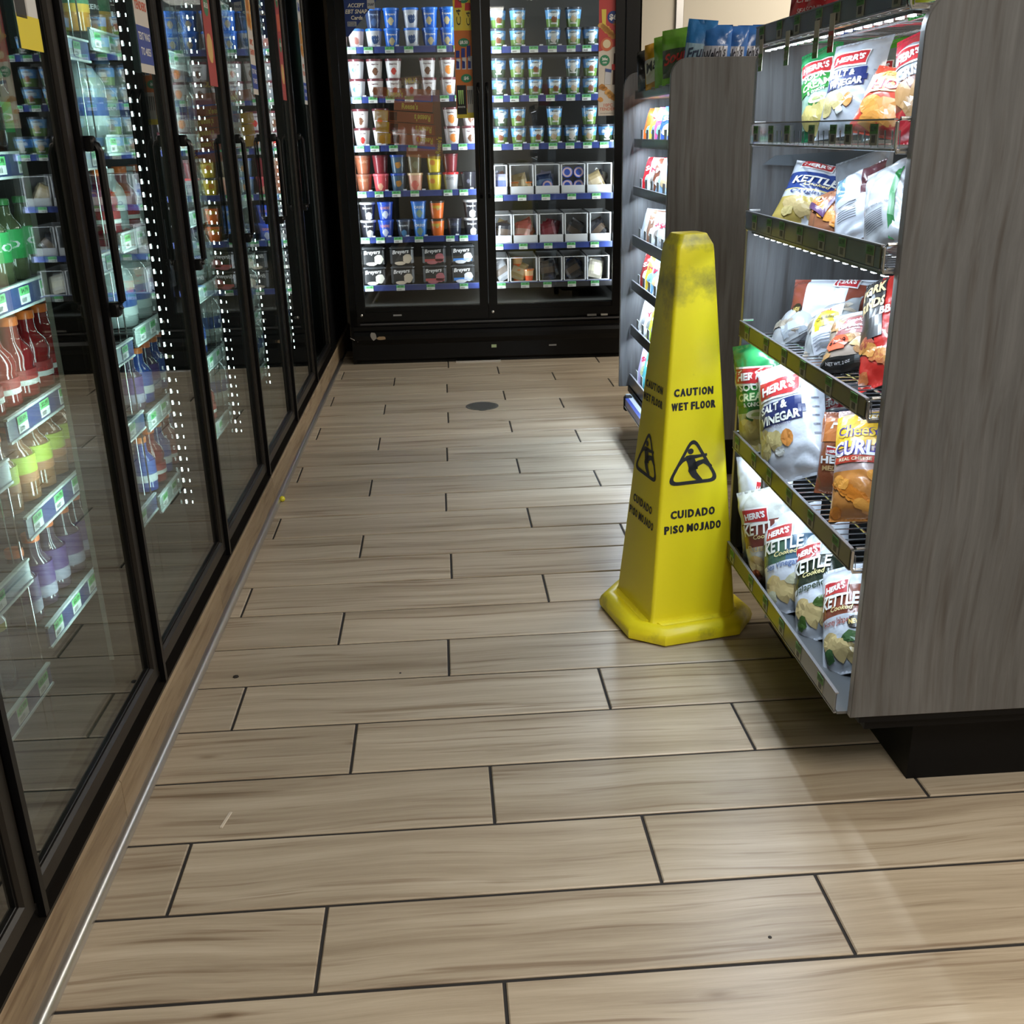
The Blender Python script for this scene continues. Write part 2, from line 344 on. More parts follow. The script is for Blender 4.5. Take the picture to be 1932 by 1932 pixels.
for k, b in enumerate(DB):
    MB().box(-.125, -.066, b - .032, b + .032, .138, ZT).box(-.066, -.052, b - .012, b + .012, .138, ZT).obj('mullion', M['blackmat'], cooler)
    if k == 3: MB().box(-.128, -.118, b - .034, b - .032, .2, ZT, (.40, .44, .42)).obj('edge_lens', M['plastic'], cooler)
    if k >= 3:
        led = MB()
        n = 52
        for i in range(n if k > 3 else 0):
            z = .30 + i * (ZT - .34) / n
            for dx in ((-.121,) if k > 5 else (-.121, -.103)):  # second, thinner glowing column stands in for the pane's reflection of the dots
                led.box(dx - (.0022 if dx < -.11 else .0012), dx + (.0022 if dx < -.11 else .0012), b - .0345, b - .0322, z, z + (.012 if dx < -.11 else .008))
        if k > 3:
            strip = MB().box(-.127, -.095, b - .0335, b - .032, .27, ZT).obj('led_strip', M['blackmat'], cooler)
            o = led.obj('led_dots', M['led'], strip); o['kind'] = 'stuff'
        area('led_light', (-.135, b - .03, 1.17), .02, 1.75, 4.0, CYAN, (-1, -.14, 0), cooler, along=(0, 0, 1))
        area('led_light', (-.135, b + .03, 1.17), .02, 1.75, 1.8, CYAN, (-.9, .35, 0), cooler, along=(0, 0, 1))
# doors
def bar_frame(mb, s0, s1, z0, z1, wd, x0, x1, ch=.006):
    """mitred picture frame in the (s, z) plane, chamfered on the outside face"""
    o = [(s0, z0), (s1, z0), (s1, z1), (s0, z1)]; i = [(s0 + wd, z0 + wd), (s1 - wd, z0 + wd), (s1 - wd, z1 - wd), (s0 + wd, z1 - wd)]
    i2 = [(s0 + wd - ch, z0 + wd - ch), (s1 - wd + ch, z0 + wd - ch), (s1 - wd + ch, z1 - wd + ch), (s0 + wd - ch, z1 - wd + ch)]
    vs = [(x0, a, b) for a, b in o] + [(x1, a, b) for a, b in o] + [(x1, a, b) for a, b in i2] + [(x1 - ch, a, b) for a, b in i] + [(x0, a, b) for a, b in i]
    fs = []
    for k in range(4):
        j = (k + 1) % 4
        for r in range(4): fs.append((r * 4 + k, r * 4 + j, r * 4 + 4 + j, r * 4 + 4 + k))
        fs.append((16 + k, 16 + j, j, k))
    mb.add(vs, fs)
def poster(mb, x, s0, s1, z0, z1, design):
    S = lambda a, b: (x, (s0 + s1) / 2 - a * 0 + a, b + z0)
    design(mb, S, s1 - s0, z1 - z0)
def cool_S(x, sc, z0, sg=1): return lambda a, b: (x, sc + a, z0 + b)
def P_cans(mb, S0, wd, h, e):
    put_quad(mb, S0, [(-wd/2, 0), (wd/2, 0), (wd/2, h), (-wd/2, h)], (.62, .60, .58), (1, 1))
    S = lambda a, b: S0(a, b, e); put_quad(mb, S, [(-wd/2, 0), (wd/2, 0), (wd/2, .055), (-wd/2, .055)], (.80, .66, .04), (1, 1))
    put_quad(mb, S, [(-wd*.48, .05), (-.002, .05), (-.002, .20), (-wd*.48, .20)], (.012, .012, .014), (1, 1))
    put_quad(mb, S, [(.004, .055), (wd*.46, .055), (wd*.46, .20), (.004, .20)], (.72, .72, .72), (1, 1))
    S2 = lambda a, b: S0(a, b, 2 * e)
    put_text(mb, 'MONSTER', S2, -wd*.25, .105, wd*.40, .012, WHITE); put_text(mb, 'MONSTER', S2, wd*.25, .105, wd*.38, .012, (.02,)*3)
    for q in (-.36, -.25, -.14): put_quad(mb, S2, [(wd*q-.004, .125), (wd*q+.003, .120), (wd*q+.004, .19), (wd*q-.005, .19)], (.35, .75, .12), (1, 1))
    for q in (.16, .25, .34): put_quad(mb, S2, [(wd*q-.004, .125), (wd*q+.003, .120), (wd*q+.004, .19), (wd*q-.005, .19)], (.25, .25, .26), (1, 1))
    put_text(mb, 'ENERGY', S2, -wd*.25, .085, wd*.25, .007, WHITE)
    put_quad(mb, S, [(-wd/2, .21), (wd/2, .21), (wd/2, h), (-wd/2, h)], (.72, .14, .06), (1, 1))
    put_text(mb, '$6', S2, .005, .25, .05, .035, WHITE, bold=.04)
def P_tender(mb, S0, wd, h, e):
    put_quad(mb, S0, [(-wd/2, 0), (wd/2, 0), (wd/2, h), (-wd/2, h)], (.62, .58, .54), (1, 1))
    S = lambda a, b: S0(a, b, e); S2 = lambda a, b: S0(a, b, 2 * e)
    put_quad(mb, S, [(-wd/2, .02), (wd/2, .02), (wd/2, .105), (-wd/2, .105)], (.03, .06, .30), (1, 1))
    put_text(mb, "TEXT 'WAG'", S2, 0, .082, wd*.85, .018, WHITE); put_text(mb, 'TO 4055', S2, 0, .048, wd*.7, .018, WHITE)
    put_text(mb, '10PC', S, 0, .185, wd*.6, .022, (.62, .12, .06)); put_text(mb, 'TENDERS', S, 0, .15, wd*.85, .020, (.62, .12, .06))
    for q in range(9): put_disc(mb, S, (q % 3 - 1) * wd * .26, .26 + (q // 3) * .055, .022, .03, [(.60, .25, .06), (.48, .17, .04), (.70, .36, .10)][q % 3], 8, .5, seed=q)
    put_text(mb, '$6', S, .0, min(h - .05, .46), wd*.7, .05, (.02, .07, .32), bold=.04)
def P_red(mb, S0, wd, h, e):
    put_quad(mb, S0, [(-wd/2, 0), (wd/2, 0), (wd/2, h), (-wd/2, h)], (.36, .045, .04), (1, 1))
    S = lambda a, b: S0(a, b, e); S2 = lambda a, b: S0(a, b, 2 * e)
    put_disc(mb, S, -.003, .11, wd*.36, .045, (.62, .40, .14), 12, .2); put_disc(mb, S, 0, .23, wd*.30, .03, (.04, .20, .09), 14)
    put_text(mb, '$8.50', S2, 0, .23, wd*.5, .018, WHITE); put_quad(mb, S, [(-wd*.4, .28), (wd*.4, .29), (wd*.4, .36), (-wd*.4, .35)], (.55, .12, .05), (1, 1))
    put_disc(mb, S, 0, .42, wd*.34, .04, (.04, .20, .09), 14); put_text(mb, '$5', S2, 0, .42, wd*.4, .028, WHITE)
DES = {1: None, 2: (P_cans, .105), 3: (P_tender, .12), 4: (P_red, .115), 5: (P_tender, .11), 6: (P_red, .11), 7: (P_tender, .11), 0: None}
for k in range(len(DB) - 1):
    a, b = DB[k] + .007, DB[k + 1] - .007
    door = MB(); bar_frame(door, a, b, .142, ZT - .004, .036, -.062, -.032)
    d = door.obj('door', M['frame'], cooler)
    g = MB().box(-.052, -.045, a + .03, b - .03, .175, ZT - .04); g.obj('glass_pane', M['glass'], d)
    gk = MB(); bar_frame(gk, a + .034, b - .034, .176, ZT - .038, .006, -.045, -.040, .001); gk.obj('gasket', M['black'], d)
    MB().box(-.034, -.022, a - .0045, a + .010, .118, ZT).obj('edge_fin', M['black'], d)
    if k >= 1:
        s0 = a + .026; h = MB()
        h.tube([(-.034, s0, .978), (-.012, s0, .978), (-.004, s0, .982), (0, s0, .992), (0, s0, 1.283), (-.004, s0, 1.293), (-.012, s0, 1.297), (-.034, s0, 1.297)], .0085, 8)
        h.bbox(-.036, -.006, s0 - .013, s0 + .013, .960, .990, .004).bbox(-.036, -.006, s0 - .013, s0 + .013, 1.283, 1.312, .004)
        h.obj('handle', M['black'], d, 40)
    if DES.get(k):
        fn, wd = DES[k]; pm_ = MB(); sc = b - .052 - wd / 2
        fn(pm_, (lambda sc: (lambda a_, b_, e=0: (-.0435 + e, sc + a_, 1.455 + b_)))(sc), wd, .56, .0006)
        pm_.obj('poster', M['paper'], d)
# shelves: two bay heights
def tag_mesh(wd, h, S=None):
    """price ticket facing +x (local y across, z up)"""
    m = MB(); m.box(0, .0012, -wd/2, wd/2, -h/2, h/2, (.78, .80, .78))
    Sq = lambda a, b: (.0016, a, b)
    put_quad(m, Sq, [(-wd/2, h*.02), (wd/2, h*.02), (wd/2, h/2), (-wd/2, h/2)], (.16, .58, .20), (1, 1))
    put_text(m, random.choice(['$7.99', '$5.49', '$2.99', '$4.79']), lambda a, b: (.0020, a, b), 0, h*.26, wd*.7, h*.3, (.02, .09, .03))
    for i in range(9): put_quad(m, Sq, [(-wd*.38 + i*wd*.055, -h*.4), (-wd*.36 + i*wd*.055, -h*.4), (-wd*.36 + i*wd*.055, -h*.14), (-wd*.38 + i*wd*.055, -h*.14)], (.05,)*3, (1, 1))
    return m.mesh('price_tag', M['paper'])
TAGC = [tag_mesh(.050, .034) for _ in range(3)]
NAVY = (.035, .055, .17)
BAYS = [(-.2, .93, [.25, .49, .70, .95, 1.2, 1.45, 1.7, 1.93]), (.96, 1.975, [.25, .488, .70, .93, 1.17, 1.42, 1.68, 1.93]), (2.0, 2.86, [.32, .565, .77, 1.008, 1.26, 1.51, 1.75, 1.97]),
        (2.89, 3.90, [.295, .543, .787, 1.042, 1.29, 1.543, 1.79, 1.98]), (3.93, 4.93, [.295, .543, .787, 1.042, 1.29, 1.543, 1.79]), (4.96, 6.0, [.295, .543, .787, 1.042, 1.29, 1.543, 1.79])]
for bi, (s0, s1, zs) in enumerate(BAYS):
    for zi, z in enumerate(zs):
        sh = MB(); sh.box(-.62, -.205, s0, s1, z + .010, z + .014)
        for y in range(int((s1 - s0) / .05)): sh.box(-.62, -.205, s0 + .02 + y * .05, s0 + .024 + y * .05, z + .014, z + .018)
        so = sh.obj('shelf', M['inner'], cooler)
        ra = MB().box(-.205, -.200, s0, s1, z - .022, z + .022, NAVY if bi < 3 else (.35, .42, .40)); ra.box(-.205, -.197, s0, s1, z + .021, z + .026, (.6, .66, .65)).box(-.205, -.197, s0, s1, z - .026, z - .021, (.6, .66, .65))
        ra.obj('price_rail', M['plastic'], so)
        y = s0 + .05 + random.random() * .03
        while y < s1 - .04 and s1 > 1:
            put('price_tag', random.choice(TAGC), so, (-.1998, y, z)); y += .105 + random.random() * .02
    # uprights
    MB().tube([(-.215, s1 + .006, .06), (-.215, s1 + .006, 2.1)], .0022, 6).tube([(-.235, s1 + .01, .06), (-.235, s1 + .01, 2.1)], .0016, 5).tube([(-.6, s1 + .006, .06), (-.6, s1 + .006, 2.1)], .006, 6).obj('upright', M['chrome'], cooler)

# --- drinks
def drink(kind):
    """returns (root, radius, height): body mesh carries its cap and label as parts"""
    nm, prof, body, cap, lab, txt, tc_ = kind
    if nm == 'drink_bottle':
        k_ = .80; prof = [(a, b * k_) for a, b in prof]; cap = (cap[0] * k_, cap[1], cap[2] * .85, cap[3]); lab = (lab[0] * k_, lab[1] * k_, *lab[2:])
    e = empty(nm)
    MB().lathe(prof, 18, body).obj('body', M['bottle'], e, 45)
    if cap:
        zc, rc, hc, cc = cap
        MB().lathe([(rc * .98, zc), (rc, zc + .002), (rc, zc + hc - .003), (rc * .9, zc + hc)], 18, cc).obj('cap', M['plastic'], e, 45)
    if lab:
        z0, z1, rl, cl, band = lab; l = MB(); l.lathe([(rl, z0), (rl, z0 + (z1 - z0) * .35, cl), (rl, z1, band)], 18, cl)
        if txt:
            S = lambda a, b: ((rl + .0008) * math.cos(a / rl - .9), (rl + .0008) * math.sin(a / rl - .9), b)
            put_text(l, txt, S, 0, (z0 + z1) / 2, min(.055, rl * 1.6), (z1 - z0) * .28, tc_)
        l.obj('bottle_label', M['paper'], e, 60)
    CH[e.name] = list(e.children)
    return e
def bot(r, h, neck=.014, waist=0, sh=.62):
    return [(r * .86, 0), (r, .006), (r, h * .30), (r - waist, h * .36), (r - waist, h * .42), (r, h * .48), (r, h * sh), (r * .86, h * (sh + .10)), (r * .55, h * (sh + .19)), (neck, h * (sh + .26)), (neck, h * .94)]
KINDS = {
 'red': ('drink_bottle', bot(.041, .205, .019, .003, .55), (.20, .010, .012), (.19, .021, .022, (.85, .18, .03)), (.035, .075, .0415, (.70, .68, .66), (.30, .03, .03)), 'PUNCH', (.5, .04, .04)),
 'tea': ('drink_bottle', bot(.040, .205, .019, .003, .55), (.22, .10, .04), (.19, .021, .022, (.85, .20, .06)), (.055, .125, .0406, (.40, .17, .07), (.42, .50, .05)), None, WHITE),
 'grape': ('drink_bottle', bot(.036, .20, .018, .003, .55), (.07, .05, .08), (.186, .019, .02, (.85, .20, .06)), (.03, .125, .0366, (.30, .28, .36), (.08, .04, .16)), None, WHITE),
 'green': ('drink_bottle', bot(.034, .20, .014, .002, .6), (.10, .12, .06), (.19, .015, .016, (.06, .28, .08)), (.055, .13, .0346, (.03, .33, .08), (.05, .42, .12)), 'LO', WHITE),
 'clear': ('drink_bottle', bot(.036, .205, .014, .002, .6), (.30, .36, .36), (.195, .015, .014, (.75, .78, .78)), (.07, .12, .0366, (.55, .65, .62), (.5, .6, .6)), 'ZERO', (.05, .1, .2)),
 'orange': ('drink_bottle', bot(.039, .205, .016, .002, .58), (.62, .28, .04), (.19, .018, .018, (.03, .16, .07)), (.06, .13, .0396, (.70, .40, .05), (.10, .24, .12)), 'TROPIC', (.02, .2, .08)),
 'cola': ('drink_bottle', bot(.033, .20, .013, .003, .58), (.03, .012, .008), (.19, .0145, .014, (.02, .02, .02)), (.06, .115, .0336, (.02, .02, .022), (.03, .03, .03)), 'ZERO', WHITE),
 'blue': ('drink_bottle', bot(.036, .20, .018, .003, .55), (.03, .07, .30), (.186, .019, .02, (.80, .22, .05)), (.04, .12, .0366, (.62, .64, .66), (.05, .10, .35)), None, WHITE),
 'jug': ('water_jug', [(.062, 0), (.066, .01), (.066, .13), (.058, .15), (.040, .175), (.018, .19), (.018, .205)], (.34, .40, .40), (.195, .021, .016, (.12, .28, .55)), (.03, .10, .0665, (.50, .58, .58), (.08, .13, .34)), 'SPRING', (.03, .08, .3)),
 'can': ('energy_can', [(.024, 0), (.0305, .006), (.0305, .150), (.026, .160), (.026, .163)], (.66, .68, .66), None, (.02, .145, .0308, (.70, .73, .70), (.18, .52, .16)), 'GREEN', (.1, .4, .1)),
 'dcan': ('energy_can', [(.024, 0, (.4, .4, .4)), (.0305, .006, (.05, .05, .05)), (.0305, .130, (.035, .035, .04)), (.0305, .146, (.42, .40, .08)), (.026, .155, (.6, .6, .6)), (.026, .158, (.6, .6, .6))], (.5, .5, .5), None, None, None, None),
}
PROTO = {k: drink(v) for k, v in KINDS.items()}
DESC = {'red': ('red drink with orange cap', 'bottle'), 'tea': ('green labelled tea with orange cap', 'bottle'), 'grape': ('dark purple drink with orange cap', 'bottle'), 'green': ('soda bottle with green label', 'bottle'),
        'clear': ('clear water bottle', 'bottle'), 'orange': ('orange juice bottle', 'bottle'), 'cola': ('dark cola bottle', 'bottle'), 'blue': ('blue drink with orange cap', 'bottle'), 'jug': ('squat clear water jug', 'jug'),
        'can': ('white and green can', 'can'), 'dcan': ('dark can with gold shoulder', 'can')}
used = set()
PLANO = {1: [['dcan'], ['can'], ['tea'], ['orange'], ['cola'], ['clear'], ['clear']],
         2: [['grape'], ['tea'], ['red'], ['green'], ['green', 'cola'], ['clear'], ['clear']],
         3: [['blue', 'red'], ['grape', 'blue'], ['jug'], ['red', 'clear'], ['jug', 'clear'], ['orange', 'cola'], ['clear']],
         4: [['jug'], ['jug'], ['clear'], ['clear'], ['jug'], ['clear'], ['clear']],
         5: [['jug'], ['clear'], ['jug'], ['clear'], ['jug'], ['clear'], ['jug']]}
BN = {1: 'second', 2: 'third', 3: 'fourth', 4: 'fifth', 5: 'last'}
for bi, rows in PLANO.items():
    s0, s1, zs = BAYS[bi]
    lo = {1: 1.45, 2: 2.02, 3: 2.95, 4: 3.98, 5: 5.0}[bi]
    for zi, kinds in enumerate(rows):
        y = lo + .02; n = 0; cnt = {}
        while y < s1 - .05:
            k = kinds[(n if bi > 1 else 0) % len(kinds)] if len(kinds) > 1 else kinds[0]
            rad = .066 if k == 'jug' else .041
            step = {'jug': .145, 'can': .068, 'dcan': .068}.get(k, .09)
            first = k not in used
            o = PROTO[k] if first else copy_tree(PROTO[k])
            used.add(k)
            o.location = CL(-.205 - rad - .012 - random.random() * .006, y + rad - .03, zs[zi] + .019); o.rotation_euler = (0, 0, random.uniform(-.5, .5))
            c = cnt.get(k, 0); cnt[k] = c + 1
            ds, cat = DESC[k]
            tag(o, '%s, %s from front, %s shelf up, %s cooler bay' % (ds, ORD[c], ORD[zi], BN[bi]), cat, 'drinks on the %s shelf of the %s cooler bay' % (ORD[zi], BN[bi]))
            y += step; n += 1
for k, e in PROTO.items():
    if k not in used:
        for c in list(e.children): bpy.data.objects.remove(c)
        bpy.data.objects.remove(e)
# ------------------------------------------------------------------ freezer at the end of the aisle
FA = -0.01983
FZ_M = Matrix.Translation((-.511, 6.164, 0)) @ Matrix.Rotation(FA, 4, 'Z')
def FZ(x, y, z): return FZ_M @ Vector((x, y, z))
fz = tag(empty('freezer', (-.511, 6.164, 0), FA), 'wide black two-door glass freezer with ice cream at the aisle end', 'freezer')
c = MB()
c.box(-.04, .0, 0, .78, .0, 2.3).box(1.585, 1.66, 0, .78, .0, 2.3).box(0, 1.585, .74, .78, 0, 2.3).box(0, 1.585, 0, .74, 2.2, 2.3).box(0, 1.585, .02, .74, .05, .325).box(-.04, 1.66, .0, .05, .225, .325)
c.obj('cabinet', M['black'], fz)
MB().box(.0, 1.585, .70, .74, .325, 2.2).box(0, 1.585, .05, .70, .325, .335).box(0, .01, .05, .7, .335, 2.2).box(1.575, 1.585, .05, .7, .335, 2.2).obj('liner', M['innerd'], fz)
kp = [(.0, .0), (.0, .012), (-.022, .03), (-.022, .118), (-.030, .128), (-.040, .150), (-.040, .175), (-.030, .195), (-.018, .203), (-.018, .225), (.03, .225), (.03, .0)]
k = MB(); k.add([(-.02, a, b) for a, b in kp] + [(1.60, a, b) for a, b in kp], [(i, i + 12, (i + 1) % 12 + 12, (i + 1) % 12) for i in range(12)] + [tuple(range(12)), tuple(range(23, 11, -1))])
k.obj('kick_plate', M['black'], fz)
MB().box(.02, 1.57, -.032, -.02, .238, .247).obj('highlight_strip', mat('dark_grey_highlight', (.05, .05, .055), .35), fz)  # lighter grey strip stands in for the highlight line above the bumper
MB().box(.577, .849, -.036, -.022, .0, .008).obj('floor_strip', M['steel'], fz)
sk = MB(); Sf = lambda a, b: (a, -.0405, b)
def frz_S(y): return lambda a, b, e=0: (a, y - e, b)
for n, (x0, x1, z0, z1, cl) in {'torn_sticker': (.075, .112, .150, .198, (.35, .33, .30)), 'torn_sticker.001': (.116, .165, .150, .172, (.40, .28, .16))}.items():
    m_ = MB(); put_disc(m_, frz_S(-.0415), (x0 + x1) / 2, (z0 + z1) / 2, (x1 - x0) / 2, (z1 - z0) / 2, cl, 12, .35); m_.obj('torn_sticker', M['paper'], fz)
for x, z, a, b, cl in ((.81, .091, .03, .018, (.45, .55, .30)), (1.165, .086, .045, .009, (.3, .3, .3)), (.243, .293, .05, .009, (.35, .35, .35)), (1.40, .262, .055, .012, (.12, .12, .12)), (1.475, .262, .04, .011, (.3, .3, .28))):
    y = -.0235 if z < .2 else -.0335
    MB().box(x - a / 2, x + a / 2, y - .0008, y + .0008, z - b / 2, z + b / 2, cl).obj('small_label', M['paper'], fz)
MB().tube([(-.045, -.03, .165), (.0, -.035, .142), (.008, -.035, .148), (-.012, -.03, .175)], .0025, 6, (.5, .5, .5)).obj('wire_hook', M['chrome'], fz)
FD = []
for k, (a, b) in enumerate(((.004, .783), (.787, 1.572))):
    m = MB(); bar_frame(m, a, b, .262, 2.2, .05, .028, .0)
    m.v = [(y, -x, z) for x, y, z in m.v]  # turn the (s, z) frame to face the aisle
    m.box(a + .02, b - .02, -.024, -.002, .268, .338)
    d = m.obj('door', M['black'], fz); FD.append(d)
    MB().box(a + .045, b - .045, -.012, -.006, .33, 2.16).obj('glass_pane', M['fglass'], d)
    MB().lathe([(.008, 0), (.008, .004), (.004, .007)], 12, (.6, .6, .6)).obj('hinge_screw', M['steel'], d, loc=((.031, .809)[k], -.028, .297), rot=(R(90), 0, 0))
    hx = b - .022 if k == 0 else a + .022
    MB().tube([(hx, -.028, .95), (hx, -.06, .97), (hx, -.065, 1.0), (hx, -.065, 1.5), (hx, -.06, 1.53), (hx, -.028, 1.55)], .009, 8).obj('handle', M['black'], d, 40)
for x, dx in ((.025, 1), (.765, -1), (.81, 1), (1.56, -1)):
    s_ = MB().box(x - .008, x + .008, .045, .06, .36, 2.15, (.5, .5, .5)).obj('led_strip', M['plastic'], fz)
    area('led_light', (x + dx * .006, .066, 1.31), .02, 1.75, 6.0, (.84, .93, 1.0), (dx * .8, .6, 0), fz, along=(0, 0, 1))
# posters on the freezer doors
def P_drinks(mb, S0, wd, h, e):
    S = lambda a, b: S0(a, b, e); S2 = lambda a, b: S0(a, b, 2 * e); S3 = lambda a, b: S0(a, b, 3 * e)
    put_quad(mb, S0, [(-wd/2, 0), (wd/2, 0), (wd/2, h), (-wd/2, h)], (.60, .17, .04), (1, 1))
    put_quad(mb, S, [(-wd/2, 0), (wd/2, 0), (wd/2, .05), (-wd/2, .05)], (.75, .60, .05), (1, 1))
    put_quad(mb, S, [(-wd/2, .445), (wd/2, .445), (wd/2, h), (-wd/2, h)], (.75, .55, .05), (1, 1))
    put_quad(mb, S2, [(-wd*.46, .02), (.004, .02), (.004, .17), (-wd*.46, .17)], (.008, .008, .01), (1, 1)); put_quad(mb, S2, [(.008, .028), (wd*.48, .028), (wd*.48, .165), (.008, .165)], (.50, .48, .46), (1, 1))
    for q in (-.34, -.24, -.14): put_quad(mb, S3, [(wd*q-.002, .075), (wd*q+.002, .07), (wd*q+.003, .145), (wd*q-.005, .145)], (.45, .75, .25), (1, 1))
    for q in (.14, .24, .34): put_quad(mb, S3, [(wd*q-.002, .075), (wd*q+.002, .07), (wd*q+.003, .145), (wd*q-.005, .145)], (.12, .12, .12), (1, 1))
    put_text(mb, 'MONSTER', S3, -wd*.22, .058, wd*.38, .008, WHITE)
    for cx, z, t in ((.008, .205, '$6'), (0, .385, '$8.50'), (.004, .60, '$5.50')):
        put_disc(mb, S2, cx, z, .030, .022, (.03, .22, .11), 16); put_text(mb, t, S3, cx, z, .044 if len(t) > 2 else .028, .020, WHITE, bold=.04)
    for q in range(3): put_quad(mb, S2, [(-wd*.45 + q*.032, .25), (-wd*.45 + q*.032 + .024, .25), (-wd*.45 + q*.032 + .026, .305 + q*.006), (-wd*.45 + q*.032 + .004, .305 + q*.006)], (.55, .55, .6), (1, 1)); put_quad(mb, S3, [(-wd*.43 + q*.032, .255), (-wd*.45 + q*.032 + .018, .255), (-wd*.45 + q*.032 + .018, .29), (-wd*.42 + q*.032, .295)], (.02, .04, .25), (1, 1))
    for q in range(3): put_quad(mb, S2, [(-wd*.5 + q*.03 + .006, .31), (-wd*.5 + q*.03 + .026, .31), (-wd*.5 + q*.03 + .028, .345 + q*.012), (-wd*.5 + q*.03 + .008, .345 + q*.012)], (.02, .04, .25), (1, 1))
    for cx, wz, hz in ((-.024, .040, .145), (.028, .034, .125)):
        put_quad(mb, S2, [(cx - wz/2, .455), (cx + wz/2, .455), (cx + wz/2, .455 + hz * .7), (cx - wz/2, .455 + hz * .7)], (.72, .58, .08), (1, 1))
        put_quad(mb, S2, [(cx - wz/2, .455 + hz * .7), (cx + wz/2, .455 + hz * .7), (cx + wz*.4, .455 + hz), (cx - wz*.4, .455 + hz)], (.55, .04, .05), (1, 1))
        put_text(mb, 'C4', S3, cx, .455 + hz * .38, hz * .55, wz * .62, (.015, .015, .015), rot=90, bold=.0)
def P_chicken(mb, S0, wd, h, e):
    S = lambda a, b: S0(a, b, e); S2 = lambda a, b: S0(a, b, 2 * e); S3 = lambda a, b: S0(a, b, 3 * e)
    put_quad(mb, S0, [(-wd/2, 0), (wd/2, 0), (wd/2, h), (-wd/2, h)], (.58, .52, .46), (1, 1))
    put_quad(mb, S, [(-wd/2, .33), (wd/2, .36), (wd/2, h), (-wd/2, h)], (.45, .05, .05), (1, 1))
    put_text(mb, '10PC', S, 0, .055, wd*.45, .018, (.55, .20, .14)); put_text(mb, 'TENDERS', S, 0, .035, wd*.88, .016, (.55, .18, .12)); put_text(mb, 'PRICE AND PARTICIPATION VARY', S, 0, .012, wd*.8, .004, (.2, .2, .2))
    for q in range(16):
        z = (.085 if q < 7 else .40) + (q * .37 % 1) * .075; x = ((q * .618) % 1 - .5) * wd * .8
        put_disc(mb, S2, x, z, .02, .014, [(.55, .26, .06), (.62, .33, .09), (.42, .18, .04)][q % 3], 8, .5, seed=q)
    put_disc(mb, S2, -.012, .365, .034, .034, (.52, .13, .06), 16); put_disc(mb, S3, -.012, .368, .022, .022, (.66, .55, .36), 14)
    put_disc(mb, S2, -.022, .285, .028, .028, (.03, .20, .10), 16); put_text(mb, '20c', S3, -.022, .292, .032, .014, WHITE, bold=.04); put_text(mb, 'OFF', S3, -.022, .273, .024, .009, WHITE)
    put_quad(mb, S2, [(.022, .16), (.05, .16), (.05, .32), (.028, .32)], (.04, .012, .01), (1, 1)); put_quad(mb, S3, [(.018, .235), (.052, .235), (.052, .265), (.018, .265)], (.5, .03, .03), (1, 1))
    put_quad(mb, S2, [(-.022, .165), (.012, .16), (.016, .235), (-.018, .24)], (.50, .50, .54), (1, 1)); put_quad(mb, S3, [(-.019, .228), (.015, .222), (.016, .238), (-.018, .244)], (.05, .08, .25), (1, 1))
    put_disc(mb, S2, .022, .50, .032, .032, (.02, .05, .22), 16); put_text(mb, '$6', S3, .022, .50, .042, .034, WHITE, bold=.04)
    put_quad(mb, S2, [(-.038, .46), (-.018, .46), (-.016, .54), (-.042, .54)], (.66, .52, .08), (1, 1)); put_text(mb, 'TENDERS', S2, 0, .60, wd*.88, .02, WHITE)
m = MB(); P_drinks(m, lambda a, b, e=0: (.690 + a, -.0135 - e, 1.375 + b), .105, .80, .0006); m.obj('poster', M['paper'], FD[0])
m = MB(); P_chicken(m, lambda a, b, e=0: (1.487 + a, -.0135 - e, 1.372 + b), .112, .80, .0006); m.obj('poster', M['paper'], FD[1])
m = MB(); S_ = lambda e: (lambda a, b: (a, -.0135 - e, b))
m.add([S_(0)(*q) for q in ((.052, 1.80), (.068, 1.80), (.238, 1.985), (.238, 2.12), (.052, 2.12))], [(0, 1, 2, 3, 4)], (.02, .05, .22))
cr = (1.0, .95, .78)
put_text(m, 'WE', S_(.0006), .10, 1.992, .05, .02, cr, shear=.2); put_text(m, 'ACCEPT', S_(.0006), .118, 1.952, .090, .020, cr, shear=.2); put_text(m, 'EBT SNAP', S_(.0006), .117, 1.922, .118, .021, cr, shear=.2); put_text(m, 'Cards', S_(.0006), .118, 1.892, .062, .020, cr, shear=.1)
m.add([S_(.0006)(*q) for q in ((.066, 1.850), (.114, 1.850), (.114, 1.873), (.066, 1.873))], [(0, 1, 2, 3)], (.5, .52, .55)); put_text(m, 'ROYAL', S_(.0012), .09, 1.866, .04, .008, (.02, .03, .1)); put_text(m, 'FARMS', S_(.0012), .09, 1.856, .04, .006, (.02, .03, .1))
m.add([S_(.0006)(*q) for q in ((.178, 1.935), (.218, 1.930), (.218, 1.975), (.178, 1.98))], [(0, 1, 2, 3)], (.55, .57, .6)); put_text(m, 'SNAP', S_(.0012), .198, 1.955, .034, .014, (.02, .03, .1))
m.obj('payment_sign', M['paper'], FD[0])
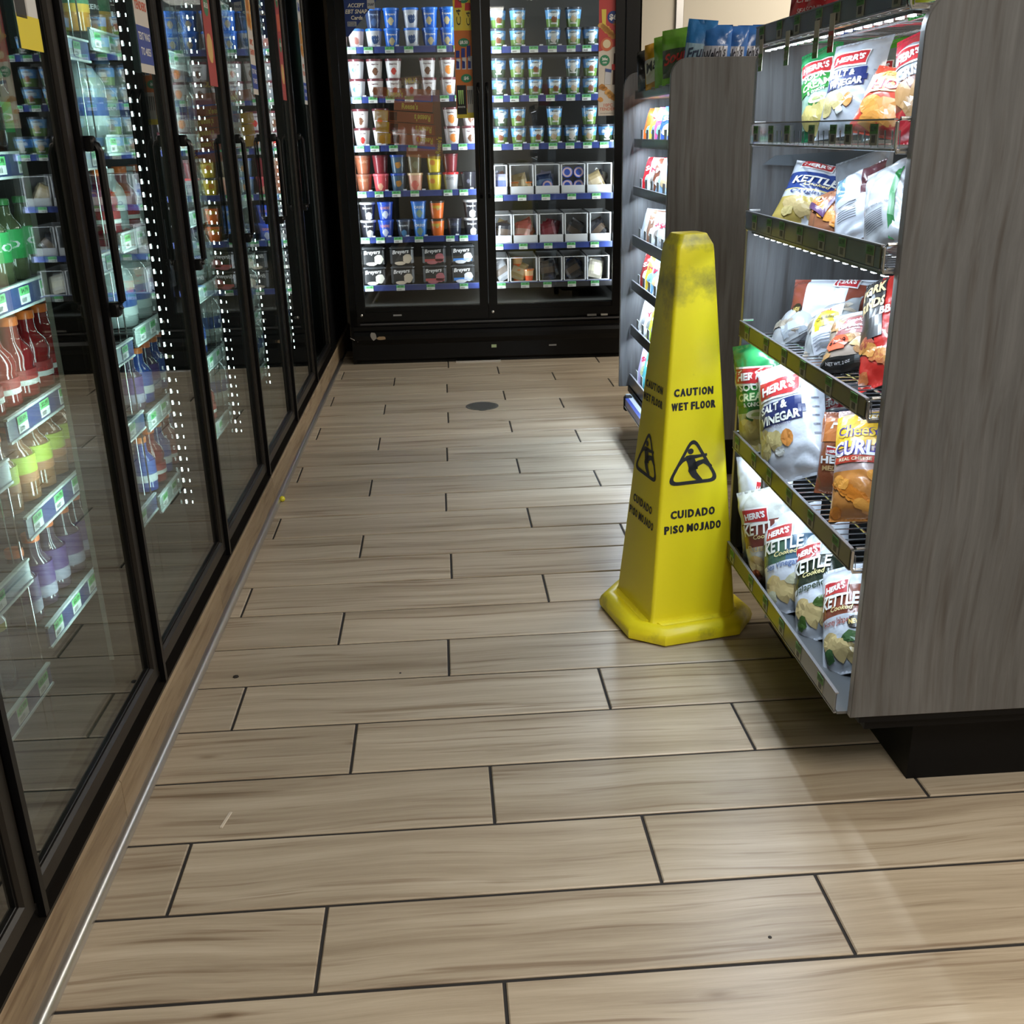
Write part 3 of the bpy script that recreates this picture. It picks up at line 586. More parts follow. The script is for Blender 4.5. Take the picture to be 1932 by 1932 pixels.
# translucent sheets printed in candy-box colours, on the inside of the left freezer door
def print_sheet(x0, x1, z, h, rot, cl, txt, tx, flip=0, yel=None):
    m = MB(); cx = (x0 + x1) / 2; L = (x1 - x0) / 2; c_, s_ = math.cos(R(rot)), math.sin(R(rot))
    def S(e): return lambda a, b: (cx + a * c_ - b * s_, .012 - e, z + a * s_ + b * c_)
    put_quad(m, S(0), [(-L, -h/2), (L, -h/2), (L, h/2), (-L, h/2)], cl, (1, 1))
    if yel: put_quad(m, S(.0006), [(-L, -h/2), (-L + yel, -h/2), (-L + yel, h/2), (-L, h/2)], (.85, .62, .05), (1, 1)); put_quad(m, S(.0006), [(-L + yel + .006, -h*.4), (-L + yel + .05, -h*.4), (-L + yel + .05, h*.4), (-L + yel + .006, h*.4)], (.06, .02, .015), (1, 1))
    if txt: put_text(m, txt, S(.0012), tx, 0, min(.09, L * 1.1), h * .66, (.95, .80, .12), rot=flip, bold=.03)
    m.obj('candy_print_sheet', M['film'], FD[0])
BR = (.55, .14, .05)
print_sheet(.178, .500, 1.508, .058, -4, BR, "Reese's", -.04)
print_sheet(.290, .505, 1.442, .050, -4, BR, "Reese's", -.02)
print_sheet(.178, .510, 1.388, .056, -5, BR, "Reese's", .10, 180, .075)
print_sheet(.180, .515, 1.328, .056, -5, BR, "Reese's", .10, 180, .075)
print_sheet(.184, .520, 1.268, .056, -5, BR, "Reese's", .10, 180, .075)
print_sheet(.345, .515, 1.195, .050, -6, BR, None, 0)
print_sheet(.335, .450, 1.575, .042, 4, (.22, .13, .07), 'MILK', 0)
m = MB(); Sv = lambda a, b: (.5275 + a, .0115, 1.335 + b); put_quad(m, Sv, [(-.02, -.175), (.024, -.175), (.018, .19), (-.022, .19)], (.30, .10, .035), (1, 2)); put_text(m, "Reese's", lambda a, b: (.5275 + a, .0109, 1.335 + b), 0, -.10, .09, .03, (.95, .80, .12), rot=82, bold=.03); m.obj('candy_print_sheet', M['film'], FD[0])
# shelves
TAGF = [tag_mesh(.050, .032) for _ in range(3)]
FSH = {0: [1.740, 1.483, 1.223, .972, .712, .432], 1: [1.729, 1.474, 1.216, .934, .656, .428]}
TX = {0: [.07, .165, .27, .38, .565, .66], 1: [.87, .975, 1.075, 1.18, 1.285, 1.385, 1.48]}
for k in (0, 1):
    x0, x1 = ((.045, .735), (.84, 1.54))[k]
    for zi, z in enumerate(FSH[k]):
        so = MB().box(x0, x1, .125, .66, z + .006, z + .010).obj('shelf', M['innerd'], fz)
        dark = k == 1 and zi == 5
        MB().box(x0, x1, .118, .123, z - .016, z + .016, (.05, .05, .055) if dark else (.035, .06, .24)).box(x0, x1, .116, .124, z + .015, z + .018, (.10, .13, .3)).obj('price_rail', M['plastic'], so)
        xs = TX[k] if zi < 5 and not (k and zi > 2) else ([.08, .26, .45, .65] if k == 0 else [.865, 1.005, 1.15, 1.30, 1.44])
        for i, x in enumerate(xs):
            put('price_tag', random.choice(TAGF), so, (x + random.uniform(-.008, .008), .1165, z - .001), (0, 0, -PI / 2))
        if zi < 5 and not (k and zi > 2):
            cm = bpy.data.meshes.get('divider_clip') or MB().box(-.010, .010, -.003, .003, 0, .007, (.8, .82, .84)).mesh('divider_clip', M['plastic'])
            for x in xs: put('divider_clip', cm, so, (x + .05, .125, z + .018))
# tubs
def tub(name, col, lid, blob=None, txt=None, tcol=WHITE, blobcol=None, extra=None, r=.047, h=.102, under=None):
    e = empty(name); m = MB()
    u_ = under or col
    prof = [(r * .74, 0, u_), (r * .78, h * .12, u_), (r * .86, h * .42, u_ if under else col), (r * .93, h * .72, col), (r * .97, h * .88, col)]
    m.lathe([(a, b, c_) for a, b, c_ in prof], 20, col)
    def S(a, b):
        q = max(0, min(1, b / h)); rr = r * (.755 + .23 * q) + .0006; t = a / r - PI / 2
        return (rr * math.cos(t), rr * math.sin(t), b)
    S2 = lambda a, b: (S(a, b)[0] * 1.012, S(a, b)[1] * 1.012, b)
    if extra: extra(m, S, S2)
    if blob: put_disc(m, S, blob[0], blob[1], blob[2], blob[2] * .95, blobcol, 12, .35, seed=len(name) + int(blob[0] * 1e4))
    if txt: put_text(m, txt, S2, 0, h * .66, r * 1.35, h * .15, tcol, shear=.15)
    m.obj('cup', M['plastic'], e, 45)
    MB().lathe([(r * .985, h * .87), (r * 1.02, h * .88), (r * 1.02, h * .98), (r * .96, h), (r * .9, h * .995)], 20, lid).obj('lid', M['plastic'], e, 45)
    CH[e.name] = list(e.children); return e
def ex_oval(m, S, S2): put_disc(m, S, 0, .072, .030, .013, (.74, .72, .70), 14); put_text(m, 'Häagen-Dazs', S2, 0, .072, .046, .010, (.12, .02, .05))
def ex_sky(m, S, S2):
    for cx, cz in ((-.025, .062), (.028, .07)): put_disc(m, S, cx, cz, .014, .010, (.62, .72, .80), 8, .5)
    put_disc(m, S, 0, .066, .026, .018, (.62, .66, .66), 12); put_text(m, "BEN&JERRY'S", S2, 0, .074, .044, .008, (.02, .02, .03)); put_quad(m, S2, [(-.022, .016), (.022, .016), (.022, .024), (-.022, .024)], (.6, .6, .6), (4, 1))
SKY, GRN = (.16, .40, .72), (.14, .26, .06)
BLU = (.02, .15, .62)
def U(*a, **k): return tub('ice_cream_tub', *a, **k)
TUBS = {
 'b1': (U(BLU, (.03, .20, .75), (0, .034, .020), 'Breyers', WHITE, (.62, .52, .30)), 'blue tub with cream scoop'),
 'b2': (U((.03, .05, .12), (.03, .20, .75), (0, .03, .020), 'Breyers', (.3, .4, .6), (.06, .12, .28)), 'navy tub with blue lid'),
 'b3': (U((.60, .62, .66), (.03, .20, .75), (.008, .045, .026), 'Breyers', WHITE, (.03, .08, .22)), 'white tub with blue lid'),
 'b4': (U((.62, .50, .52), (.06, .18, .55), (.005, .04, .022), None, WHITE, (.35, .14, .12)), 'pink tub with blue lid'),
 'h1': (U((.72, .70, .70), (.13, .03, .04), (0, .036, .018), None, WHITE, (.55, .05, .04), ex_oval), 'white tub with red berry print'),
 'h2': (U((.72, .70, .70), (.13, .03, .04), (0, .036, .020), None, WHITE, (.16, .07, .04), ex_oval), 'white tub with brown chocolate print'),
 'h3': (U((.72, .70, .70), (.13, .03, .04), (.004, .038, .024), None, WHITE, (.75, .25, .05), ex_oval), 'white tub with orange swirl print'),
 'h4': (U((.66, .70, .76), (.13, .03, .04), (-.012, .045, .014), None, WHITE, (.12, .24, .60), ex_oval), 'white tub with blue print'),
 's1': (U(SKY, (.05, .06, .08), (.002, .040, .019), None, WHITE, (.22, .08, .04), ex_sky, under=GRN), 'sky blue tub with brown print'),
 's2': (U(SKY, (.05, .06, .08), (.002, .042, .020), None, WHITE, (.55, .42, .26), ex_sky, under=GRN), 'sky blue tub with tan print'),
 's3': (U((.12, .30, .60), (.05, .06, .08), (.002, .042, .020), None, WHITE, (.62, .58, .52), ex_sky, under=(.05, .09, .05)), 'sky blue tub with cream print'),
 'c1': (U((.30, .10, .05), (.28, .12, .08), None, 'TALENTI', (.5, .3, .2)), 'brown tub with brown lid'),
 'c2': (U((.72, .10, .12), (.85, .15, .18), (0, .03, .02), None, WHITE, (.85, .45, .30)), 'bright red tub'),
 'c3': (U((.05, .10, .16), (.02, .07, .35), (.008, .045, .02), None, WHITE, (.45, .20, .04)), 'dark tub with navy lid'),
 'c4': (U((.80, .42, .30), (.82, .60, .36), (0, .035, .026), None, WHITE, (.80, .18, .14)), 'peach tub with cream lid'),
 'c5': (U((.78, .62, .04), (.10, .10, .09), (-.014, .055, .018), None, WHITE, (.80, .30, .05)), 'yellow tub with black lid'),
 'c6': (U((.50, .50, .52), (.70, .04, .05), None, 'GELATO', (.2, .2, .2)), 'silver tub with red lid'),
 'c7': (U((.02, .02, .03), (.02, .02, .03), (0, .05, .012), None, WHITE, (.12, .12, .16)), 'black tub with dark lid'),
 'c8': (U((.20, .02, .03), (.14, .02, .03), None, None), 'dark red tub'),
 'c9': (U((.15, .12, .06), (.30, .22, .10), (0, .045, .02), None, WHITE, (.20, .20, .12)), 'olive tub with tan lid'),
 'k1': (U((.03, .03, .04), (.70, .72, .74), (.012, .022, .024), 'Breyers', WHITE, (.72, .72, .70)), 'black and white tub'),
 'k2': (U((.04, .10, .60), (.04, .12, .70), (0, .030, .022), 'KLONDIKE', (.8, .35, .3), (.55, .60, .75)), 'royal blue tub with pale scene'),
 'k3': (U((.02, .03, .05), (.03, .05, .10), (.004, .022, .02), 'Breyers', (.6, .65, .7), (.08, .22, .42)), 'black tub with blue base'),
 'k4': (U((.04, .20, .60), (.03, .16, .62), (0, .032, .022), 'OREO', WHITE, (.22, .32, .24)), 'medium blue tub with cookie print'),
 'k5': (U((.80, .16, .02), (.05, .03, .02), (.008, .06, .014), "REESE'S", (.75, .65, .05), (.60, .38, .18)), 'orange tub with dark lid'),
 'k6': (U((.015, .02, .035), (.015, .015, .03), None, 'OREO', (.10, .12, .20)), 'very dark blue tub'),
}
tused = set()
def put_tub(k, x, y, z, label, group):
    p_, _ = TUBS[k]; first = k not in tused; o = p_ if first else copy_tree(p_); tused.add(k)
    o.location = FZ(x, y, z); o.rotation_euler = (0, 0, FA + random.uniform(-.18, .18)); tag(o, label, 'ice cream tub', group)
ROWS = {  # (door, shelf): (lower, upper)
 (0, 0): ([(.09, 'b4'), (.191, 'b3'), (.29, 'b1'), (.402, 'b3'), (.505, 'b1'), (.605, 'b1'), (.706, 'b1')], [(.193, 'b2'), (.293, 'b1'), (.396, 'b3'), (.499, 'b1'), (.609, 'b1')]),
 (0, 1): ([(.08, 'h4'), (.183, 'h2'), (.287, 'h1'), (.385, 'h1'), (.484, 'h2'), (.593, 'h3')], [(.076, 'h4'), (.178, 'h2'), (.28, 'h1'), (.497, 'h2'), (.597, 'h3')]),
 (0, 2): ([(.088, 'h1'), (.197, 'h3'), (.304, 'h2'), (.411, 'h1'), (.606, 'h3'), (.711, 'h2')], [(.085, 'h2'), (.190, 'h1'), (.608, 'h3'), (.715, 'h2')]),
 (0, 3): ([(.083, 'c1'), (.181, 'c2'), (.282, 'c3'), (.38, 'c4'), (.492, 'c5'), (.588, 'c6'), (.692, 'c7')], [(.091, 'c1'), (.181, 'c8'), (.273, 'c3'), (.387, 'c9'), (.496, 'c5'), (.589, 'c8')]),
 (0, 4): ([(.089, 'k1'), (.194, 'k2'), (.301, 'k3'), (.395, 'k4'), (.498, 'k5'), (.598, 'k6'), (.699, 'k1')], [(.092, 'k1'), (.189, 'k2'), (.392, 'k4'), (.496, 'k5'), (.705, 'k1')]),
 (1, 0): ([(.885, 's1'), (.996, 's2'), (1.196, 's3'), (1.311, 's2'), (1.407, 's3')], [(.890, 's1'), (.998, 's2'), (1.201, 's1'), (1.312, 's2')]),
 (1, 1): ([(.885, 's3'), (.991, 's2'), (1.092, 's1'), (1.203, 's1'), (1.307, 's2'), (1.407, 's1')], [(.887, 's3'), (.996, 's2'), (1.096, 's1'), (1.305, 's3'), (1.409, 's1')]),
 (1, 2): ([(.888, 's1'), (.993, 's1'), (1.098, 's1'), (1.201, 's2'), (1.298, 's3'), (1.404, 's2'), (1.501, 's3')], [(.890, 's3'), (.997, 's1'), (1.198, 's2'), (1.406, 's2')]),
}
DN = ['left', 'right']
for (dr, sh), (lo, up) in ROWS.items():
    z = FSH[dr][sh] + .0105
    lox = [x for x, _ in lo]
    for ln, row in (('lower', lo), ('upper', up)):
        for i, (x, k) in enumerate(row):
            if ln == 'upper': x = min(lox, key=lambda q: abs(q - x)) + random.uniform(-.003, .003)
            put_tub(k, x, .185, z + (.1025 if ln == 'upper' else 0), '%s, %s row, %s from left, %s shelf down, %s door' % (TUBS[k][1], ln, ORD[i], ORD[sh], DN[dr]), 'ice cream tubs on the %s shelf behind the %s freezer door' % (ORD[sh], DN[dr]))
# cartons on the bottom left shelf
def carton(scoop, band=None):
    e = empty('ice_cream_carton'); m = MB(); w_, d_, h_ = .070, .050, .108
    m.bbox(-w_, w_, -d_, d_, 0, h_, .014, (.022, .024, .026))
    S = lambda a, b: (a, -d_ - .0006, b); S2 = lambda a, b: (a, -d_ - .0012, b)
    if band: put_quad(m, S, [(-w_ * .8, .02), (w_ * .8, .02), (w_ * .8, .036), (-w_ * .8, .036)], band, (1, 1))
    put_disc(m, S, .032, .042, .026, .028, scoop, 14, .25); put_disc(m, S2, -.01, .016, .036, .010, scoop, 10, .4)
    put_text(m, 'Breyers', S2, -.006, .080, .098, .030, WHITE, rot=4, shear=.25)
    m.obj('box', M['plastic'], e)
    MB().bbox(-w_ - .003, w_ + .003, -d_ - .003, d_ + .003, h_ - .012, h_ + .006, .012, (.05, .055, .06)).obj('lid', M['plastic'], e)
    CH[e.name] = list(e.children); return e
CT = [(carton((.72, .70, .62)), 'plain vanilla scoop'), (carton((.62, .52, .40)), 'caramel scoop'), (carton((.45, .14, .16), (.5, .1, .1)), 'red and brown scoop'), (carton((.6, .6, .62), (.05, .20, .55)), 'cookie scoop and blue band')]
for i, (x, (e, ds)) in enumerate(zip([.108, .278, .470, .640], CT)):
    for j in (0, 1):
        o = e if j == 0 else copy_tree(e); o.location = FZ(x, .19, .443 + j * .1145 - (.0)); o.rotation_euler = (0, 0, FA)
        tag(o, 'black ice cream carton with %s, %s of its stack, bottom shelf' % (ds, ('lower', 'upper')[j]), 'carton', 'black cartons on the bottom left freezer shelf')
# white bins with novelties behind the right door
def bin_mesh(wd, h=.172, dp=.34, t=.004, lip=.052):
    m = MB(); w_ = wd / 2; cl = (.66, .68, .70)
    m.box(-w_, w_, 0, dp, 0, t, cl).box(-w_, w_, dp - t, dp, 0, h, cl).box(-w_, w_, 0, t, 0, lip, cl)
    for s_ in (-1, 1):
        a = s_ * w_; b = a - s_ * t; P = [(0, 0), (0, lip), (.012, lip + .012), (.012, h - .012), (.03, h), (dp, h), (dp, 0)]
        m.prism(P, min(a, b), max(a, b), 'x', cl); m.box(min(a, b) - .002, max(a, b) + .002, .006, .020, lip, h, cl)
    m.box(-w_, w_, .006, .014, h - .004, h, cl); m.box(-w_ * .86, w_ * .86, -.0015, 0, .008, .013, (.5, .5, .5))
    return m.mesh('storage_bin', M['plastic'])
def packet(cl, cl2, w_=.045, l_=.11, t=.012):
    def S(a, b, sg=1):
        q = max(0, 1 - (a / w_) ** 4) * max(0, 1 - (b / (l_ / 2)) ** 6); return (a, -sg * t * q ** .5, b)
    m = MB(); N = 6
    for sg in (1, -1):
        vs = []; fs = []; cs = []
        for j in range(N + 1):
            for i in range(N + 1): vs.append(S((i / N * 2 - 1) * w_, (j / N - .5) * l_, sg))
        for j in range(N):
            for i in range(N): a = j * (N + 1) + i; f = (a, a + 1, a + N + 2, a + N + 1); fs.append(f if sg > 0 else f[::-1]); cs.append(cl2 if 2 <= j <= 3 else cl)
        m.add(vs, fs, cs)
    return m.mesh('novelty_packet', M['foil'])
def pot(cl, top, band=None):
    m = MB().lathe([(.024, 0, cl), (.028, .03, band or cl), (.031, .06, cl), (.033, .062, top), (.033, .068, top), (.028, .069, top), (.018, .0695, (.62, .45, .50)), (.008, .07, top)], 16, cl); return m.mesh('frozen_dessert_cup', M['plastic'])
PK = {'brown': packet((.12, .05, .03), (.35, .30, .30)), 'orange': packet((.55, .20, .03), (.70, .50, .30)), 'lilac': packet((.42, .42, .60), (.15, .2, .5)), 'tan': packet((.35, .27, .14), (.55, .45, .30)), 'pink': packet((.65, .16, .15), (.80, .50, .45)),
      'dark': packet((.02, .02, .025), (.10, .07, .05)), 'gold': packet((.05, .03, .02), (.45, .33, .06)), 'silver': packet((.33, .34, .37), (.18, .15, .13)), 'navy': packet((.02, .05, .16), (.15, .25, .45)), 'red': packet((.22, .015, .03), (.35, .05, .08)), 'cream': packet((.45, .42, .34), (.60, .56, .42))}
POTS = {'bluepot': pot((.03, .22, .40), (.02, .07, .42), (.25, .6, .6)), 'orangepot': pot((.75, .45, .22), (.78, .22, .05), (.80, .10, .03)), 'brownpot': pot((.5, .25, .15), (.60, .30, .18))}
BINS = [(3, .950, .934, [(.839, .92, ['lilac', 'brown', 'lilac'], 0), (.932, 1.076, ['tan'], ['orangepot', 'orangepot']), (1.079, 1.229, ['navy', 'lilac', 'lilac'], ['bluepot']), (1.232, 1.379, [], ['bluepot', 'bluepot', 'bluepot', 'bluepot']), (1.385, 1.536, ['tan', 'dark', 'cream'], 0)]),
        (4, .672, .656, [(.834, .942, ['dark', 'gold', 'tan'], 0), (.945, 1.097, ['pink', 'pink', 'pink', 'pink'], 0), (1.10, 1.25, ['red', 'red', 'red'], 0), (1.253, 1.396, ['dark', 'silver', 'dark'], 0), (1.403, 1.534, ['dark', 'dark', 'gold'], 0)]),
        (5, .443, .428, [(.831, .918, ['silver', 'silver', 'silver'], 0), (.921, 1.091, ['tan'], ['orangepot', 'orangepot', 'orangepot']), (1.095, 1.243, ['dark', 'silver', 'dark'], 0), (1.246, 1.385, ['dark', 'navy', 'navy'], 0), (1.388, 1.527, ['cream', 'silver', 'cream'], 0)])]
for sh, z, zr, bl in BINS:
    z = zr + .0108
    for i, (a, b, pk, pt) in enumerate(bl):
        bo = put('storage_bin', bin_mesh(b - a - .006, .172 if sh < 5 else .15, lip=.052 if sh < 5 else .012), None, FZ((a + b) / 2, .128, z), (0, 0, FA))
        tag(bo, 'white open-fronted plastic bin, %s from left, %s shelf, right freezer door' % (ORD[i], ORD[sh]), 'bin', 'white novelty bins behind the right freezer door')
        c_ = (a + b) / 2; hw = (b - a) / 2 - .016
        allk = [(k, 0) for k in pk] + [(k, 1) for k in (pt or [])]
        for j, (k, isp) in enumerate(allk):
            n = len(allk); fx = c_ + (0 if n == 1 else (j / (n - 1) * 2 - 1) * max(0, hw - .045))
            if isp:
                jj = j - len(pk); npt = len(pt); fx = c_ + ((jj % 2) * 2 - 1) * .034 if npt > 1 else c_; zz = z + .006 + (.072 if jj >= 2 else 0)
                face = k == 'bluepot'
                o = put('frozen_dessert_cup', POTS[k], None, FZ(fx, .20 if not face else .215 - .0, zz + (.034 if face else 0)), (R(80) if face else R(random.uniform(-4, 4)), 0, FA)); cat = 'dessert cup'; ds = {'bluepot': 'round blue-lidded dessert cup', 'orangepot': 'orange striped dessert cup', 'brownpot': 'brown dessert cup'}[k]
            else:
                o = put('novelty_packet', PK[k], None, FZ(fx, .185 + j * .045, z + .066 + j * .004), (R(random.uniform(-30, -4)), R(random.uniform(-42, 42)), FA + random.uniform(-.3, .3))); cat = 'ice cream packet'; ds = k + ' frozen novelty packet'
            tag(o, '%s, %s in the %s bin, %s shelf, right freezer door' % (ds, ORD[j], ORD[i], ORD[sh]), cat, 'novelties in the white freezer bins')
# ------------------------------------------------------------------ shelving units on the right
def rounded(x0, x1, z0, z1, r, n=8):
    p = [(x1, z0), (x1, z1 - r)] + [(x1 - r + r * math.cos(a), z1 - r + r * math.sin(a)) for a in [PI / 2 * i / n for i in range(1, n)]] + [(x1 - r, z1), (x0 + r, z1)]
    p += [(x0 + r - r * math.sin(a), z1 - r + r * math.cos(a)) for a in [PI / 2 * i / n for i in range(1, n)]] + [(x0, z1 - r), (x0, z0)]
    return p[::-1]
def side_panel(root, y0, z0, z1, wd=1.0, r=.06):
    m = MB(); P = rounded(0, wd, z0, z1, r); n = len(P); c = .0015
    cx = wd / 2; cz = (z0 + z1) / 2
    Q = [(x + (c if x < cx else -c), z + (c if z < cz else -c)) for x, z in P]
    vs = [(x, y0, z) for x, z in Q] + [(x, y0 + c, z) for x, z in P] + [(x, y0 + .019 - c, z) for x, z in P] + [(x, y0 + .019, z) for x, z in Q]
    m.add(vs, [tuple(range(n))] + [tuple(range(4 * n - 1, 3 * n - 1, -1))], mi=0)
    for k in range(3): m.add([], [], mi=1); m.f += [(k * n + i, (k + 1) * n + i, (k + 1) * n + (i + 1) % n, k * n + (i + 1) % n) for i in range(n)]; m.c += [WHITE] * n; m.m += [1 if k == 1 else 0] * n
    return m.obj('side_panel', [M['laminate'], M['edge']], root)
def tagm2():
    m = MB(); m.box(-.0008, 0, -.016, .016, -.017, .017, (.42, .42, .34)); m.box(-.0016, -.0008, -.016, .016, .001, .017, (.10, .30, .07))
    S = lambda a, b: (-.0012, -a, b); S2 = lambda a, b: (-.0022, -a, b)
    put_text(m, '$2.99', S2, 0, .009, .024, .009, (.02, .06, .02)); put_quad(m, S, [(-.008, -.013), (.008, -.013), (.008, -.001), (-.008, -.001)], (.08, .08, .07), (1, 1)); return m.mesh('price_tag', M['paper'])
TAGG = tagm2()
OLIVE = (.085, .082, .022); SLATE = (.058, .052, .060)
PW_ = [2.8, 1.35]
def rail(root, z0, z1, x, y0, y1, cols, ntags, seed=0, led=False, wire=True, deep=.44, endloop=True, clear=False):
    rr = random.Random(seed)
    sh = MB()
    n = int((y1 - y0) / .028)
    if wire:
        for i in range(n + 1): y = y0 + (y1 - y0) * i / n; sh.tube([(x + .004, y, z0 + .03), (x + .006, y, z0 + .002), (x + deep, y, z0 + .002)], .0016, 5)
        for q in (.006, .10, .22, .34, deep): sh.tube([(x + q, y0, z0 - .001), (x + q, y1, z0 - .001)], .0024, 5)
        if endloop:
            for y in (y0, y1): sh.tube([(x + .03, y, z0 - .004), (x + .002, y, z0 - .004), (x - .001, y, z0 + .004), (x - .001, y, z1 - .004), (x + .004, y, z1 + .001), (x + .03, y, z1 + .001)], .0032, 7)
        so = sh.obj('wire_shelf', M['chrome'], root, 50)
    else:
        so = MB().box(x, x + deep, y0, y1, z0 - .002, z0 + .004, (.10, .105, .11)).obj('shelf', M['plastic'], root)
    if clear: MB().box(x - .004, x - .002, y0 + .004, y1 - .004, z0, z1).obj('clear_rail', M['clear'], so)
    m = MB()
    if not clear: m.box(x - .004, x - .002, y0 + .004, y1 - .004, z0, z1, (.085, .085, .09))
    w_ = (y1 - y0 - .01) / len(cols)
    for i, cl in enumerate([] if clear else cols): m.box(x - .0052, x - .004, y0 + .005 + i * w_, y0 + .005 + (i + 1) * w_, z0 + .003, z1 - .003, cl)
    m.box(x - .006, x + .001, y0 + .003, y1 - .003, z1 - .0015, z1 + .0012, (.25, .25, .27)); m.box(x - .006, x + .001, y0 + .003, y1 - .003, z0 - .0012, z0 + .0015, (.20, .20, .21))
    m.obj('price_rail', M['plastic'], so)
    for i in range(ntags):
        put('price_tag', TAGG, so, (x - .0055, y0 + (y1 - y0) * (i + .5 + rr.uniform(-.2, .2)) / ntags, (z0 + z1) / 2))
    if led:
        ho = MB().box(x + .010, x + .024, y0 + .01, y1 - .01, z0 - .011, z0 - .005, (.02, .02, .02)).obj('led_strip', M['plastic'], root)
        d = MB(); k = int((y1 - y0) / .044)
        for i in range(k): y = y0 + .02 + i * .044; d.box(x + .011, x + .020, y, y + .013, z0 - .0135, z0 - .0112)
        o = d.obj('led_dots', M['ledw'], ho); o['kind'] = 'stuff'
    if z0 > .3: area('led_light', (x + .017, (y0 + y1) / 2, z0 - .015), .012, y1 - y0 - .04, PW_[0] if led else PW_[1], COOL, (.42, 0, -.9), root)
    return so
GA = tag(empty('snack_shelving', (.766, 1.70, 0)), 'grey laminate snack shelving in the foreground holding chip bags', 'shelving')
side_panel(GA, 0, .205, 1.497); side_panel(GA, .885, .205, 1.497)
MB().box(.49, .51, .02, .884, .205, 1.49).obj('back_panel', M['laminate'], GA)
MB().box(.17, .83, .075, .83, 0, .150).box(.04, .96, .02, .884, .165, .200).box(.02, .98, .005, .90, .190, .2045).obj('base', M['blackmat'], GA)
MB().box(.50, .98, .02, .884, .21, 1.2).obj('rear_stock_cover', M['laminate'], GA)
y0, y1 = .016, .825; x = -.021
top = rail(GA, 1.474, 1.512, x, y0, y1, [SLATE, (.09, .09, .09), (.085, .09, .085), (.09, .09, .09)], 7, 1, led=True)
rail(GA, 1.262, 1.309, x, y0, y1, [(.20, .18, .21), (.17, .16, .19), (.22, .12, .13), (.17, .16, .19)], 7, 2, clear=True)
rail(GA, 1.070, 1.111, x, y0, y1, [OLIVE, OLIVE, SLATE, SLATE], 7, 3, led=True)
rail(GA, .810, .847, x, y0, y1, [OLIVE, OLIVE, OLIVE, SLATE], 6, 4)
rail(GA, .517, .560, x, y0, y1, [OLIVE, OLIVE, OLIVE, SLATE], 6, 5)
rail(GA, .208, .252, x, y0, y1, [(.22, .23, .24), OLIVE, OLIVE, SLATE], 6, 6, wire=False)
for i, (y, zt, red) in enumerate(((.765, 1.48, 0), (.583, 1.482, 0), (.41, 1.485, 0), (.33, 1.49, 1))):
    m = MB(); m.box(x - .0085, x - .0075, y - .013, y + .013, zt - .062, zt + .004, (.70, .66, .55))
    S = lambda a, b: (x - .0092, y - a, zt + b); S2 = lambda a, b: (x - .0098, y - a, zt + b)
    put_quad(m, S, [(-.013, -.062), (.013, -.062), (.013, -.026), (-.013, -.026)], (.60, .08, .07) if red else (.12, .32, .06), (1, 1)); put_text(m, '2/$5', S2, 0, -.044, .022, .022, (.55, .58, .45), rot=0, bold=.04)
    m.obj('hanging_sale_tag', M['paper'], top)
for y in (.02, .86):
    MB().prism([(.02, 1.215), (.44, 1.19), (.44, 1.25), (.05, 1.235)], y, y + .003, 'y', (.08, .09, .10)).obj('shelf_bracket', M['plastic'], GA)
GB = tag(empty('candy_shelving', (.791, 3.65, 0)), 'grey laminate candy shelving further back beyond the gap in the aisle', 'shelving')
side_panel(GB, 0, .195, 1.520); side_panel(GB, .905, .195, 1.520)
MB().box(.49, .51, .02, .904, .205, 1.49).obj('back_panel', M['laminate'], GB)
MB().box(.18, .83, .17, .74, 0, .175).box(.04, .96, .02, .904, .175, .20).obj('base', M['blackmat'], GB)
DG = (.020, .022, .024)
bs = []; PW_[:] = [4.2, 4.2]
for i, (a, b) in enumerate(((1.416, 1.447), (1.229, 1.261), (1.037, 1.071), (.828, .869), (.640, .677), (.440, .482), (.210, .258))):
    bs.append(rail(GB, a, b, .048, .022, .885, [DG, (.03, .032, .034), DG, (.035, .037, .04)], 0, 20 + i, led=False, wire=False, deep=.42))
    for j in range(7): MB().box(.056, .058, .07 + j * .115, .115 + j * .115, b - .02, b + .035, (.66, .70, .74)).obj('shelf_card', M['plastic'], bs[-1])
MB().box(-.004, .012, .02, .72, .150, .185, (.03, .06, .33)).box(-.006, .012, .02, .72, .146, .151, (.5, .55, .6)).box(.012, .05, .02, .80, .18, .186, (.5, .55, .6)).obj('bumper_rail', M['plastic'], GB)
MB().bbox(-.008, .03, .72, .75, .125, .195, .008).obj('bumper_end_cap', M['blackmat'], GB)

